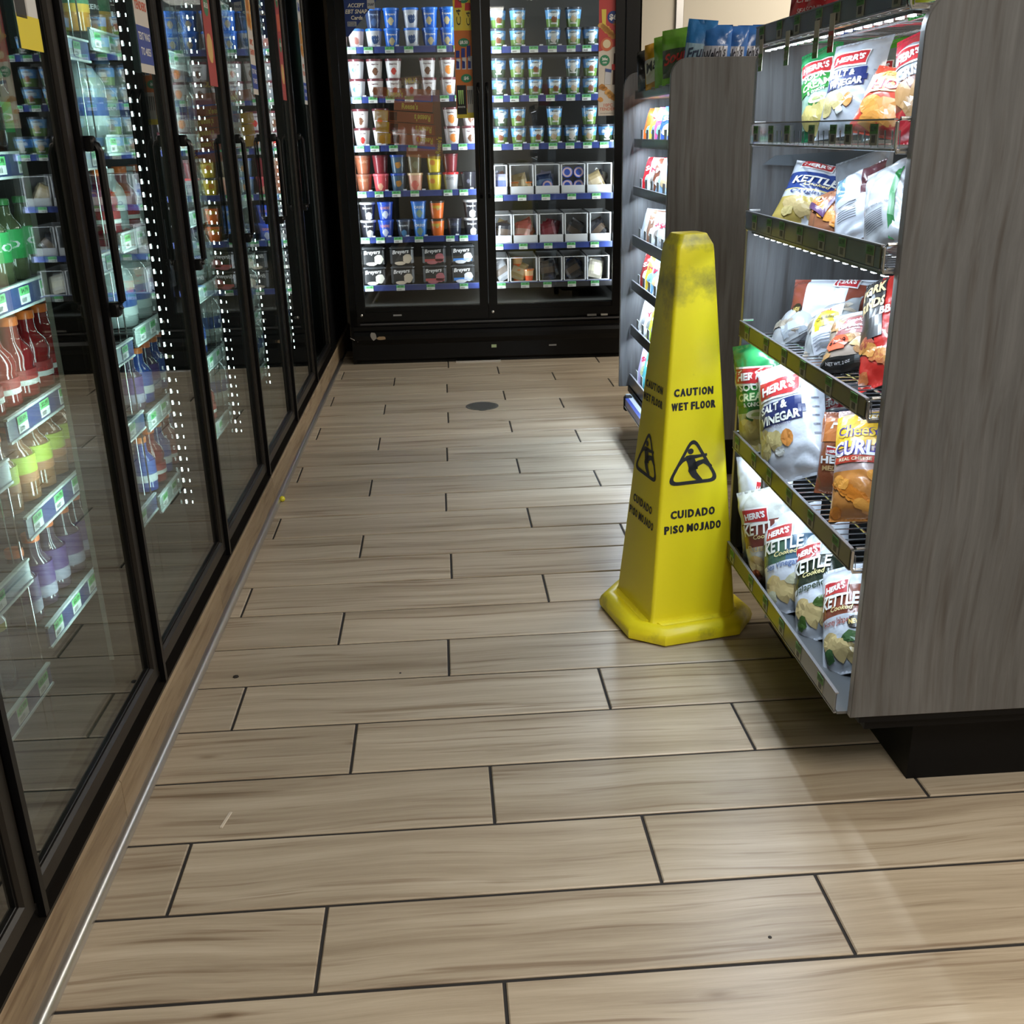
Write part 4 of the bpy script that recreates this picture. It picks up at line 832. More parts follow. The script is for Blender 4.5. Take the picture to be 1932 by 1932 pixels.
# ------------------------------------------------------------------ bags
def make_bag(B, T, W, na, th=.030, body=(.60, .62, .66), bands=(), decor=None, seed=0, zone=None, crimp=None, wr=1.0, name='chip_bag', N=(32, 44), pinch=.07):
    B = Vector(B); T = Vector(T); up = (T - B); H = up.length; up.normalize()
    n0 = Vector((math.cos(R(na)), math.sin(R(na)), 0)); n = (n0 - up * n0.dot(up)).normalized(); rt = up.cross(n)
    rad = Vector((0, 0, 0))
    def S(a, b, off=0.0, sg=1):
        u = 2 * a / W; v = b / H
        u = max(-1, min(1, u)); v_ = max(0, min(1, v)); e = max(0, 1 - abs(u) ** 2.2) ** .6
        q = max(0, min(1, (v_ - .04) / .92)); t = th * e * math.sin(PI * q) ** .42 if 0 < q < 1 else 0
        # film wrinkles: sharper towards the seals
        wv = noise.noise(Vector((a * 22 + seed * 3.1, b * 9, seed))) * .6 + noise.noise(Vector((a * 9 + seed, b * 26, seed * 2.3))) * .6 + abs(noise.noise(Vector((a * 13 + b * 17, b * 12 - a * 9, seed * 1.7)))) * .9 - max(0, .22 - abs(noise.noise(Vector((a * 16 - b * 11 + seed, b * 15 + a * 7, seed * 4.1))))) * 3.2
        k = (.0042 + .0060 * abs(2 * v_ - 1) ** 2) * wr; t2 = t + wv * k * min(1, t / (th * .35 + 1e-6))
        if v_ < .04 or v_ > .96: t2 = .0012 * math.sin(a * 900)
        f = 1 - pinch * math.sin(PI * v_) ** .8
        curl = -.006 * max(0, v_ - .85) / .15
        return tuple(rt * (a * f) + up * b + n * (sg * t2 + curl + off))
    m = MB(); nu, nv = N
    for sg in (1, -1):
        vs = [S((i / nu - .5) * W, j / nv * H, 0, sg) for j in range(nv + 1) for i in range(nu + 1)]; fs = []; cs = []
        for j in range(nv):
            for i in range(nu):
                a = j * (nu + 1) + i; f = (a, a + 1, a + nu + 2, a + nu + 1); u = (i + .5) / nu * 2 - 1; v = (j + .5) / nv
                cl = body
                for v0, v1, c_ in bands:
                    if v0 <= v < v1: cl = c_
                if zone: cl = zone(u, v, sg) or cl
                fs.append(f if sg > 0 else f[::-1]); cs.append(cl)
        m.add(vs, fs, cs)
    # seal teeth
    root = m.obj(name, M['foil'], None, 'all', tuple(B))
    if decor:
        d = MB(); L = [lambda a, b, e=e: S(a * W, b * H, .0026 + e * .0009) for e in range(5)]
        decor(d, L, W, H); d.obj('bag_print', M['ink'], root)
    return root
def q(d, S, x0, y0, x1, y1, cl, sk=0, n=(8, 6)): put_quad(d, S, [(x0, y0), (x1, y0 + sk), (x1, y1 + sk), (x0, y1)], cl, n)
def logo(d, L, cx, cy, w_=.62, h_=.13, sk=.02):
    RED = (.42, .025, .03)
    for e, g, cl in ((0, .02, (.75, .75, .75)), (1, 0, RED)):
        put_quad(d, L[e], [(cx - w_/2 - g, cy - h_/2 - g + sk*.3), (cx + w_/2 + g*.6, cy - h_/2 - g - sk), (cx + w_/2 + g, cy + h_/2 + g*.6), (cx - w_/2 - g*.4, cy + h_/2 + g + sk)], cl, (8, 5))
    put_text(d, "HERR'S", L[2], cx, cy, w_ * .86, h_ * .62, (.80, .80, .80), bold=.045)
def chips(d, L, pts, cl=(.62, .42, .14), e=0):
    for i, (x_, y_, r_) in enumerate(pts): put_disc(d, L[e + i % 2], x_, y_, r_, r_ * .62, tuple(c_ * (1 - .15 * (i % 3)) for c_ in cl), 12, .3, seed=i)
def D_salt(d, L, W, H):
    logo(d, L, -.06, .74, .62, .13); q(d, L[0], -.40, .43, .30, .62, (.012, .02, .10), 0); q(d, L[1], -.34, .50, .34, .56, (.012, .02, .10), -.02)
    put_text(d, 'SALT &', L[2], -.12, .575, .46, .070, (.72, .74, .70), bold=.04); put_text(d, 'VINEGAR', L[2], -.03, .475, .62, .075, (.66, .68, .60), bold=.04)
    chips(d, L, [(-.28, .33, .13), (-.10, .30, .12), (-.30, .24, .11)], (.60, .50, .22)); put_disc(d, L[2], .07, .30, .09, .07, (.55, .22, .05), 12, .15); put_disc(d, L[3], -.06, .21, .08, .035, (.55, .56, .52), 10, .3)
    put_text(d, 'FLAVORED', L[2], .0, .415, .3, .018, (.2, .2, .3)); 
    for k in range(5): q(d, L[0], .40, .30 + k * .07, .47, .312 + k * .07, (.18, .19, .25), 0, (2, 1))
def D_sour(d, L, W, H):
    logo(d, L, .0, .70, .72, .12); q(d, L[0], -.45, .44, .45, .60, (.03, .22, .04), 0); put_text(d, 'SOUR', L[1], -.02, .60, .55, .07, (.70, .74, .62), bold=.04); put_text(d, 'CREAM', L[1], .0, .51, .72, .075, (.62, .72, .45), bold=.04)
    put_text(d, '& ONION', L[1], .0, .44, .42, .04, (.70, .74, .62)); put_disc(d, L[0], .06, .33, .26, .05, (.03, .16, .03), 16); put_disc(d, L[1], .06, .345, .24, .045, (.60, .60, .42), 16); put_disc(d, L[2], .06, .345, .12, .02, (.30, .38, .12), 12, .4)
    chips(d, L, [(-.25, .20, .2), (.1, .18, .22), (.3, .24, .14), (-.1, .12, .2)], (.55, .46, .16))
def kettle(c1, flavor, fcol, item, big='KETTLE', logo_y=.72, new=False, c2=None):
    def f(d, L, W, H):
        logo(d, L, -.10, logo_y, .48, .11); put_text(d, big, L[2], -.02, .585, .72, .115, (.72, .72, .68), bold=.03, shear=.12)
        put_text(d, 'Cooked', L[2], .04, .505, .42, .045, (.65, .55, .25), shear=.3); put_text(d, flavor, L[1], -.05, .395, .60, .07, fcol, shear=.1)
        chips(d, L, [(-.25, .24, .15), (-.05, .17, .16), (.15, .13, .13)], (.58, .44, .20)); put_disc(d, L[2], .16, .25, .16, .05, item, 12, .25); put_disc(d, L[2], -.28, .13, .10, .06, item, 10, .3)
        if new: put_disc(d, L[2], .27, .37, .14, .055, (.02, .015, .01), 20, .12); put_text(d, 'NEW', L[3], .27, .37, .2, .045, (.62, .45, .12), bold=.05)
    return f
def D_heat(d, L, W, H):
    q(d, L[0], -.5, .62, .42, .92, (.42, .13, .03), 0); put_text(d, 'H', L[1], -.1, .84, .3, .12, (.7, .7, .7), bold=.05); logo(d, L, -.05, .50, .35, .06)
    put_text(d, 'HEAT', L[1], .0, .40, .72, .09, (.72, .72, .72), bold=.04); put_text(d, 'MEDIUM', L[1], .02, .30, .66, .06, (.45, .30, .13), bold=.04)
def D_curl(d, L, W, H):
    q(d, L[0], -.48, .60, .48, .92, (.75, .45, .03), .03); put_text(d, 'BAKED', L[1], .15, .88, .4, .05, (.72, .72, .70)); 
    for e, cl, b in ((1, (.07, .05, .30), .07), (2, (.75, .50, .05), .02)): put_text(d, 'Cheese', L[e], .02, .76, .86, .12, cl, bold=b)
    for e, cl, b in ((1, (.07, .05, .30), .08), (2, (.72, .72, .76), .03)): put_text(d, 'CURLS', L[e], .02, .60, .92, .14, cl, bold=b)
    q(d, L[1], -.4, .47, .44, .53, (.40, .04, .02), .0); put_text(d, 'REAL CHEESE', L[2], .0, .50, .6, .03, (.7, .6, .4))
    for k in range(16): put_disc(d, L[k % 3], -.36 + (k * .618 % 1) * .75, .07 + (k * .37 % 1) * .30, .12, .05, [(.75, .26, .03), (.66, .20, .02), (.80, .34, .06)][k % 3], 10, .3, seed=k)
def D_rinds(d, L, W, H):
    for k in range(20): put_disc(d, L[0], -.40 + (k * .618 % 1) * .8, .22 + (k * .37 % 1) * .6, .10, .05, [(.42, .24, .10), (.30, .14, .05), (.52, .34, .16)][k % 3], 9, .5, seed=k)
    put_quad(d, L[1], [(-.28, .46), (.30, .44), (.26, .72), (-.10, .74)], (.20, .03, .03)); put_text(d, 'Smoky', L[2], .06, .66, .32, .06, (.6, .6, .62), shear=.2); put_text(d, 'Barbecue', L[2], .03, .58, .5, .08, (.65, .65, .68), bold=.03); put_text(d, 'FLAVORED', L[2], .05, .51, .25, .03, (.5, .5, .5))
    put_disc(d, L[2], -.20, .36, .20, .10, (.85, .13, .06), 18); q(d, L[2], -.34, .26, -.06, .33, (.85, .13, .06)); put_text(d, '$2.99', L[3], -.20, .37, .30, .07, (.03, .01, .01), rot=0, bold=.02)
    q(d, L[1], -.48, .02, .48, .16, (.008, .008, .008)); put_text(d, 'NET WT. 2 OZ', L[2], -.15, .10, .4, .03, (.45, .45, .45))
def D_pork(d, L, W, H):
    q(d, L[0], -.46, .34, .10, .90, (.010, .008, .008), 0); 
    for k, (t, y) in enumerate((('PORK', .80), ('RINDS', .66))): put_text(d, t, L[1], -.15, y, .52, .10, (.66, .50, .25), rot=0, bold=.04)
    put_text(d, 'BBQ', L[1], .22, .55, .36, .09, (.7, .7, .7), bold=.04)
    for k in range(14): put_disc(d, L[k % 2], -.35 + (k * .618 % 1) * .7, .08 + (k * .37 % 1) * .3, .12, .05, [(.35, .10, .03), (.45, .20, .05), (.25, .05, .03)][k % 3], 9, .5, seed=k)
def D_popper(d, L, W, H):
    for k in range(24): put_disc(d, L[0], -.42 + (k * .618 % 1) * .84, .08 + (k * .37 % 1) * .66, .09, .05, [(.40, .34, .27), (.30, .25, .20), (.50, .45, .38)][k % 3], 9, .6, seed=k)
    q(d, L[1], -.24, .02, .34, .72, (.52, .54, .60)); put_disc(d, L[2], .05, .46, .24, .14, (.75, .60, .03), 16, .15); q(d, L[2], -.16, .28, -.06, .40, (.75, .60, .03)); q(d, L[2], .14, .28, .24, .40, (.75, .60, .03)); logo(d, L, .02, .63, .22, .05)
    put_text(d, "Cracklin'", L[3], .05, .47, .36, .07, (.03, .02, .02), shear=.25)
    for k in range(5): q(d, L[2], -.20, .05 + k * .035, .30, .062 + k * .035, (.28, .30, .36), 0, (3, 1))
def D_clear(d, L, W, H):
    for k in range(20): put_disc(d, L[0], -.42 + (k * .618 % 1) * .84, .08 + (k * .37 % 1) * .66, .09, .06, [(.42, .36, .29), (.32, .27, .22), (.50, .45, .38)][k % 3], 9, .6, seed=k)
    put_quad(d, L[1], [(-.1, .05), (.42, .02), (.42, .25), (-.1, .30)], (.42, .46, .52))
def D_hot(d, L, W, H):
    put_quad(d, L[0], [(-.48, .50), (.48, .55), (.48, .86), (-.48, .80)], (.72, .50, .22)); put_text(d, 'Red', L[1], -.05, .78, .4, .08, (.55, .35, .1), shear=.3); put_text(d, 'HOT', L[1], .0, .62, .75, .15, (.45, .03, .05), bold=.08); put_text(d, 'HOT', L[2], .0, .62, .72, .14, (.75, .74, .72), bold=.02)
    chips(d, L, [(-.25, .35, .2), (.1, .30, .24), (.3, .42, .14), (-.1, .18, .24), (.2, .15, .2)], (.58, .25, .05)); q(d, L[0], -.48, .03, .48, .12, (.45, .02, .02))
def D_ripples(d, L, W, H):
    logo(d, L, -.08, .70, .58, .12); put_text(d, 'CRISP', L[1], .0, .54, .6, .09, (.62, .50, .48), bold=.04); chips(d, L, [(-.2, .38, .18), (.15, .34, .2), (0, .26, .2)], (.36, .20, .08)); put_text(d, 'NO. 1', L[1], .22, .14, .3, .05, (.6, .55, .5))
def D_white(side):
    def f(d, L, W, H):
        for k in range(9): q(d, L[0], -.35, .20 + k * .022, .05, .208 + k * .022, (.10, .10, .12), 0, (4, 1))
        put_text(d, 'Nutrition Facts', L[0], -.1, .45, .5, .03, (.12, .12, .14)); put_quad(d, L[0], [(.1, .06), (.2, .03), (.36, .95), (.28, .97)], side)
        put_text(d, 'NATURALLY', L[1], .40, .5, .5, .04, (.25, .27, .30), rot=90)
    return f
def D_curlside(d, L, W, H):
    for k in range(18): put_disc(d, L[0], -.40 + (k * .618 % 1) * .8, .08 + (k * .37 % 1) * .8, .14, .07, [(.70, .24, .03), (.60, .17, .02), (.75, .32, .06)][k % 3], 9, .4, seed=k)
    put_quad(d, L[3], [(-.48, .70), (0, .22), (.06, .30), (-.42, .80)], (.12, .05, .14)); put_quad(d, L[3], [(0, .22), (.42, .62), (.40, .70), (.0, .32)], (.10, .04, .12))
WH = (.56, .59, .65)
BG = {"r0": [[.84, 2.42, 1.478], [.86, 2.45, 1.684], .136, 228], "r0b": [[.84, 2.103, 1.478], [.86, 2.174, 1.665], .124, 222], "r0c": [[.86, 1.87, 1.478], [.87, 1.93, 1.64], .10, 225],
 "a": [[.86, 2.37, 1.279], [.88, 2.48, 1.468], .105, 225], "b": [[.84, 2.196, 1.279], [.9, 2.283, 1.468], .130, 222], "c": [[.95, 2.255, 1.279], [.98, 2.365, 1.468], .10, 225], "d": [[.835, 2.020, 1.279], [.90, 2.05, 1.40], .125, 222], "e": [[.88, 1.93, 1.272], [.92, 2.06, 1.468], .105, 220],
 "f": [[.85, 2.43, 1.080], [.93, 2.50, 1.215], .165, 232], "g": [[.82, 2.18, 1.081], [.86, 2.28, 1.165], .105, 228], "h": [[.85, 2.097, 1.081], [.89, 2.212, 1.214], .118, 220], "i": [[.84, 1.924, 1.081], [.88, 2.034, 1.232], .120, 215], "h2": [[.94, 2.299, 1.081], [.97, 2.4, 1.240], .143, 225],
 "j": [[.90, 2.36, .821], [.95, 2.435, .955], .215, 232], "k": [[.86, 2.23, .821], [.92, 2.36, .905], .135, 228], "l": [[.82, 2.373, .821], [.87, 2.48, .870], .125, 228], "m": [[.83, 2.026, .820], [.9, 2.147, .925], .135, 228], "n": [[.86, 1.921, .821], [.94, 2.128, 1.008], .120, 222],
 "o": [[.800, 2.44, .528], [.785, 2.52, .790], .152, 220], "p": [[.80, 2.208, .528], [.83, 2.392, .771], .190, 224], "q": [[.94, 2.295, .528], [.97, 2.413, .700], .145, 222], "r": [[.86, 2.10, .528], [.89, 2.162, .700], .110, 226], "s": [[.84, 1.933, .528], [.89, 2.062, .735], .125, 228],
 "t": [[.82, 2.42, .222], [.80, 2.48, .500], .150, 220], "u": [[.812, 2.291, .222], [.79, 2.405, .444], .165, 226], "v": [[.80, 2.139, .222], [.84, 2.331, .415], .165, 228], "w": [[.82, 2.0, .222], [.88, 2.229, .400], .152, 228], "x": [[.82, 1.844, .222], [.88, 2.049, .380], .132, 230]}
GREENB = (.02, .22, .07); 
BAGS = [
 ('r0', dict(body=(.50, .02, .03), bands=[(0, .12, (.05, .16, .04)), (.12, .16, (.6, .6, .5))], decor=lambda d, L, W, H: (put_text(d, 'Crab Boy', L[1], .0, .36, .6, .06, (.7, .5, .5), shear=.2), put_text(d, 'SEASONING', L[1], 0, .27, .6, .05, (.7, .5, .5), shear=.2))), 'red seasoning chip bag with green base on the top shelf'),
 ('r0b', dict(body=(.035, .05, .12), decor=None), 'dark blue chip bag on the top shelf'),
 ('r0c', dict(body=(.42, .50, .03), bands=[(0, .1, (.03, .15, .03))]), 'yellow green chip bag on the top shelf behind the near panel'),
 ('a', dict(body=(.28, .42, .33), bands=[(.78, 1.1, GREENB), (.0, .12, (.01, .14, .05))], decor=D_sour), 'green chip bag at left of the second shelf from the top'),
 ('b', dict(body=(.36, .38, .42), decor=D_salt), 'white salt and vinegar chip bag standing on the second shelf from top'),
 ('c', dict(body=(.17, .21, .19), bands=[(.84, 1.1, (.06, .30, .02))], decor=lambda d, L, W, H: (logo(d, L, 0, .62, .6, .12), q(d, L[0], -.4, .3, .4, .48, (.01, .02, .10)))), 'grey bag with green top behind the salt and vinegar bag'),
 ('d', dict(body=(.55, .06, .03), decor=D_hot, th=.034), 'red and yellow hot chip bag leaning on the second shelf'),
 ('e', dict(body=(.32, .34, .38), bands=[(.82, 1.1, (.50, .03, .05)), (0, .28, (.30, .012, .02)), (.28, .5, (.16, .05, .03))], decor=D_ripples), 'tall red topped chip bag beside the near grey panel'),
 ('h2', dict(body=(.22, .23, .25)), 'silver grey bag lying behind the third shelf bags'),
 ('f', dict(body=WH, bands=[(.0, .34, (.50, .38, .10)), (.46, .72, (.02, .05, .22)), (.44, .46, (.6, .5, .2)), (.72, .735, (.6, .5, .2))], zone=lambda u, v, s: WH if (v < .40 and u > -.1 + v) else None, decor=kettle(0, 'Original', (.03, .05, .18), (.62, .50, .22), logo_y=.86), th=.035), 'navy, white and gold original kettle chip bag on the third shelf'),
 ('g', dict(body=(.30, .12, .06), decor=D_curlside, th=.032), 'clear bag of orange cheese curls on the third shelf'),
 ('h', dict(body=WH, zone=lambda u, v, s: (.12, .26, .38) if (u < -.3 and v > .55) else ((.10, .03, .04) if u > .35 and v > .5 else None), decor=lambda d, L, W, H: [q(d, L[0], -.30, .22 + k * .03, .1, .23 + k * .03, (.06, .06, .07), 0, (3, 1)) for k in range(8)]), 'white chip bag turned backwards with blue corner, third shelf'),
 ('i', dict(body=(.46, .48, .50), decor=D_white((.02, .20, .05))), 'white chip bag with green seam stripe, third shelf'),
 ('j', dict(body=WH, zone=lambda u, v, s: (.20, .05, .03) if (u < -.62 and v > .2) or (u > .35 and .35 < v < .85) else None, decor=lambda d, L, W, H: (logo(d, L, .15, .88, .26, .16), put_disc(d, L[1], -.38, .42, .07, .10, (.02, .015, .01), 14), put_text(d, 'NEW', L[2], -.38, .42, .09, .08, (.6, .45, .15))), th=.035), 'white and brown chip bag lying at the back of the fourth shelf'),
 ('l', dict(body=(.40, .42, .44), decor=D_clear, th=.03), 'clear bag of pale pork rinds at far left of the fourth shelf'),
 ('k', dict(body=(.33, .34, .35), decor=D_popper, th=.034), 'clear pork rind bag with round yellow label, fourth shelf'),
 ('m', dict(body=(.30, .24, .19), zone=lambda u, v, s: (.008, .008, .008) if v < .18 or (u > .75 and v < .5) else ((.42, .42, .44) if v > .82 else None), decor=D_rinds, th=.036), 'smoky barbecue bag with orange price sticker, fourth shelf'),
 ('n', dict(body=(.40, .02, .015), zone=lambda u, v, s: (.012, .01, .01) if u < -.1 and v > .28 else None, decor=D_pork, th=.032), 'tall red and black pork rind bag, right end of fourth shelf'),
 ('q', dict(body=(.42, .45, .50), decor=D_salt), 'white vinegar chip bag half hidden on the fifth shelf'),
 ('r', dict(body=(.24, .07, .03), decor=D_heat), 'brown medium heat snack bag on the fifth shelf'),
 ('o', dict(body=(.42, .46, .28), bands=[(.76, 1.1, GREENB), (.36, .64, (.03, .18, .04))], decor=D_sour), 'green sour cream chip bag at far left of the fifth shelf'),
 ('p', dict(body=WH, decor=D_salt, th=.045, wr=1.1), 'large white salt and vinegar chip bag on the fifth shelf'),
 ('s', dict(body=(.42, .30, .28), bands=[(.0, .42, (.55, .22, .05))], decor=D_curl, th=.038), 'cheese curls bag with purple and yellow lettering, fifth shelf'),
 ('t', dict(body=WH, decor=lambda d, L, W, H: (logo(d, L, .2, .72, .34, .10), put_disc(d, L[0], .22, .5, .18, .10, (.03, .03, .03), 10, .3))), 'white chip bag at far left of the bottom shelf'),
 ('u', dict(body=(.52, .54, .50), bands=[(.40, .66, (.16, .04, .03)), (0, .2, (.30, .16, .05))], decor=kettle(0, 'Russet', (.5, .4, .2), (.35, .10, .04)), th=.038), 'white kettle chip bag with brown band, bottom shelf'),
 ('v', dict(body=WH, bands=[(.43, .66, (.06, .12, .18))], zone=lambda u, v, s: (.05, .11, .07) if (.43 < v < .66 and u < .05) else None, decor=kettle(0, 'Sea Vinegar', (.10, .16, .32), (.45, .44, .30)), th=.040), 'white kettle chip bag with green and blue band, bottom shelf'),
 ('w', dict(body=WH, bands=[(.43, .67, (.012, .022, .012))], decor=kettle(0, 'Jalapeño', (.03, .05, .03), (.05, .10, .02)), th=.040), 'white kettle chip bag with black green band, bottom shelf'),
 ('x', dict(body=WH, bands=[(.45, .72, (.20, .05, .025))], decor=kettle(0, 'Honey Jalapeño', (.28, .06, .04), (.05, .12, .04), new=True), th=.038), 'white kettle chip bag with brown band and new seal, bottom shelf'),
]
for i, (k, kw, lab) in enumerate(BAGS):
    B, T, W, na = BG[k]; o = make_bag(B, T, W, na, seed=i + 1, **kw); tag(o, lab, 'chip bag', 'chip bags on the near grey shelving')
# pouches on top of the far shelving
def D_pouch(t, cl, band):
    def f(d, L, W, H):
        q(d, L[0], -.46, .12, .40, .62, band); put_text(d, t, L[1], -.03, .48, .78, .20, cl, rot=8, shear=.3, bold=.03); put_disc(d, L[1], .2, .22, .12, .07, (.55, .04, .04), 10, .2)
    return f
PB = [((.90, 3.76, 1.449), (.915, 3.74, 1.640), .10, (.03, .20, .55), D_pouch('Fruit', (.04, .06, .12), (.34, .52, .66)), 'blue fruit snack pouch tilted and torn, leftmost of the blue ones', 250),
      ((.955, 3.72, 1.449), (.962, 3.72, 1.622), .095, (.03, .16, .50), D_pouch("Welch's", (.02, .02, .04), (.50, .52, .62)), 'blue fruit snack pouch right of the torn one, first upright', 250),
      ((1.015, 3.725, 1.449), (1.022, 3.725, 1.618), .09, (.03, .14, .46), D_pouch("Welch's", (.02, .02, .04), (.50, .52, .62)), 'blue fruit snack pouch, second of the upright row', 252),
      ((1.070, 3.73, 1.449), (1.077, 3.73, 1.620), .09, (.03, .15, .48), D_pouch("Welch's", (.02, .02, .04), (.50, .52, .62)), 'blue fruit snack pouch, third of the upright row', 252),
      ((1.125, 3.735, 1.449), (1.13, 3.735, 1.622), .09, (.03, .16, .50), D_pouch("Welch's", (.02, .02, .04), (.50, .52, .62)), 'blue fruit snack pouch, last of the upright row beside the top rail', 252),
      ((.875, 3.90, 1.449), (.875, 3.93, 1.632), .13, (.16, .42, .04), D_pouch('Sour', (.5, .04, .03), (.03, .05, .02)), 'bright green candy pouch left of the blue pouches', 235),
      ((.87, 4.03, 1.449), (.87, 4.08, 1.625), .12, (.20, .48, .05), None, 'small lime green pouch with folded top', 235),
      ((.86, 4.17, 1.449), (.86, 4.22, 1.612), .12, (.70, .36, .02), D_pouch('M&M', (.02, .02, .02), (.7, .68, .62)), 'golden yellow candy pouch left of the green ones', 230),
      ((.86, 4.33, 1.449), (.86, 4.38, 1.600), .12, (.008, .008, .009), None, 'black candy pouch at the far end of the top shelf', 230)]
for i, (B, T, W, cl, dec, lab, na) in enumerate(PB):
    o = make_bag(B, T, W, na, th=.018, body=cl, decor=dec, seed=40 + i, name='candy_pouch', N=(12, 16), pinch=.02); tag(o, lab, 'pouch', 'pouches on top of the far shelving')
CB = [  # colours per shelf, from the far end towards the camera
 [('orange', (.75, .16, .03)), ('yellow', (.70, .55, .08)), ('pink', (.70, .12, .30)), ('blue', (.05, .12, .55))],
 [('red', (.60, .02, .03)), ('white', (.62, .66, .70)), ('brown', (.14, .05, .03)), ('pale blue', (.30, .48, .70))],
 [('grey', (.38, .42, .46)), ('brown striped', (.22, .12, .08)), ('white', (.66, .70, .74)), ('silver', (.45, .48, .52))],
 [('maroon', (.22, .02, .02)), ('yellow', (.75, .52, .05)), ('light blue', (.20, .45, .70)), ('white', (.62, .64, .66))],
 [('cream', (.60, .58, .55)), ('spotted white', (.66, .64, .66)), ('lime', (.45, .60, .05)), ('navy', (.03, .04, .40))],
 [('lilac', (.48, .42, .66)), ('teal', (.08, .35, .38)), ('white', (.66, .70, .74)), ('green', (.06, .30, .12))]]
ZB = [1.235, 1.043, .834, .646, .446, .216]
for si, row in enumerate(CB):
    for j, (cn, cl) in enumerate(row):
        y = 4.46 - j * .105; z = ZB[si]; hgt = .145 if si < 5 else .17
        tx = [None, 'YUM', 'Gummi', 'Sour', 'Nuts', 'Mix'][(si * 3 + j) % 6]
        dc = (lambda t, cl: (lambda d, L, W, H: (put_disc(d, L[0], 0, .38, .28, .16, tuple(min(.8, 1 - c_) * .7 for c_ in cl), 12, .3), t and put_text(d, t, L[1], 0, .68, .7, .13, (.7, .7, .7) if sum(cl) < 1.2 else (.5, .03, .05), rot=8, bold=.04))))(tx, cl)
        o = make_bag((.89, y, z), (.935, y + .035, z + hgt), .115, 222, th=.018, body=cl, decor=dc, seed=70 + si * 5 + j, name='candy_bag', N=(10, 12), pinch=.03)
        tag(o, '%s candy bag, %s from the far end, %s shelf down, candy shelving' % (cn, ORD[j], ORD[si + 1]), 'candy bag', 'candy bags on the far shelving')

# ------------------------------------------------------------------ wet floor cone
CT_ = mat('worn_yellow_plastic', (.72, .64, .02), .42, coat=0.05); nt = CT_.node_tree; p_ = nt.nodes['Principled BSDF']
tc = nt.nodes.new('ShaderNodeTexCoord'); n1 = nt.nodes.new('ShaderNodeTexNoise'); n1.inputs['Scale'].default_value = 9; n1.inputs['Detail'].default_value = 5; n1.inputs['Roughness'].default_value = .65
sx = nt.nodes.new('ShaderNodeSeparateXYZ'); nt.links.new(tc.outputs['Object'], sx.inputs[0]); nt.links.new(tc.outputs['Object'], n1.inputs['Vector'])
mr = nt.nodes.new('ShaderNodeValToRGB'); el = mr.color_ramp.elements
for pos, v in ((0.0, .08), (.035, .02), (.06, -.16), (.60, -.15), (.80, -.03), (.885, .24), (.95, .02), (.985, .30), (1.0, .16)):
    e_ = el[0] if pos == 0 else (el[-1] if pos == 1 else el.new(pos)); e_.position = pos; e_.color = (v + .2, v + .2, v + .2, 1)
dv = nt.nodes.new('ShaderNodeMath'); dv.operation = 'DIVIDE'; dv.inputs[1].default_value = 1.06; nt.links.new(sx.outputs['Z'], dv.inputs[0]); nt.links.new(dv.outputs[0], mr.inputs[0])
ad = nt.nodes.new('ShaderNodeMath'); ad.operation = 'ADD'; nt.links.new(mr.outputs[0], ad.inputs[0]); nt.links.new(n1.outputs['Fac'], ad.inputs[1])
cr_ = ramp(nt, [(.76, (0, 0, 0)), (1.0, (.75, .75, .75))]); nt.links.new(ad.outputs[0], cr_.inputs[0])
mx = nt.nodes.new('ShaderNodeMix'); mx.data_type = 'RGBA'; mx.inputs[6].default_value = (.80, .67, .012, 1); mx.inputs[7].default_value = (.13, .11, .03, 1)
nt.links.new(cr_.outputs[0], mx.inputs[0]); nt.links.new(mx.outputs[2], p_.inputs['Base Color'])
cone = tag(empty('wet_floor_cone', (.622, 2.607, 0), R(12)), 'tall yellow four-sided wet floor cone with black caution print', 'safety cone')
def sqring(h, ch, z, n=3):
    """square ring, half size h, corners cut by ch and slightly rounded"""
    pts = []
    for a in range(4):
        c_, s_ = [(1, 0), (0, 1), (-1, 0), (0, -1)][a]
        for t in range(n + 1):
            an = PI / 2 * t / n * .92 + .06 if n > 1 else PI / 2 * t
            px = h - ch + ch * (math.cos(an) if n > 1 else (1, 0)[t]); py = h - ch + ch * (math.sin(an) if n > 1 else (0, 1)[t])
            pts.append((px * c_ - py * s_, px * s_ + py * c_, z))
    return pts
def stack(rings, name, parent, smooth=30):
    n = len(rings[0]); vs = [v for r in rings for v in r]; fs = []
    for k in range(len(rings) - 1): fs += [(k * n + i, k * n + (i + 1) % n, (k + 1) * n + (i + 1) % n, (k + 1) * n + i) for i in range(n)]
    fs += [tuple(range(n - 1, -1, -1)), tuple((len(rings) - 1) * n + i for i in range(n))]
    return MB().add(vs, fs).obj(name, CT_, parent, smooth)
# base: chamfered square tray with a rounded rim and a recess round the body
def chr_(h, ch, z): return sqring(h, ch, z, 1)
base = stack([chr_(.176, .072, 0), chr_(.184, .074, .006), chr_(.186, .075, .022), chr_(.182, .074, .036), chr_(.174, .072, .046), chr_(.164, .066, .050), chr_(.150, .054, .048), chr_(.140, .040, .044), chr_(.130, .022, .050)], 'base', cone, 34)
HB, HT, ZC = .126, .050, 1.030
def hb(z): return HB + (HT - HB) * (z - .045) / (ZC - .045)
body = stack([sqring(hb(z) + e, .011, z, 4) for z, e in ((.044, .004), (.052, .001), (.06, 0), (.3, 0), (.55, 0), (.8, 0), (1.0, 0), (1.018, .0))] + [sqring(.0495, .012, 1.030, 4), sqring(.048, .013, 1.033, 4), sqring(.037, .013, 1.0555, 4), sqring(.035, .012, 1.0565, 4)], 'body', cone, 28)
BK = (.014, .014, .016)
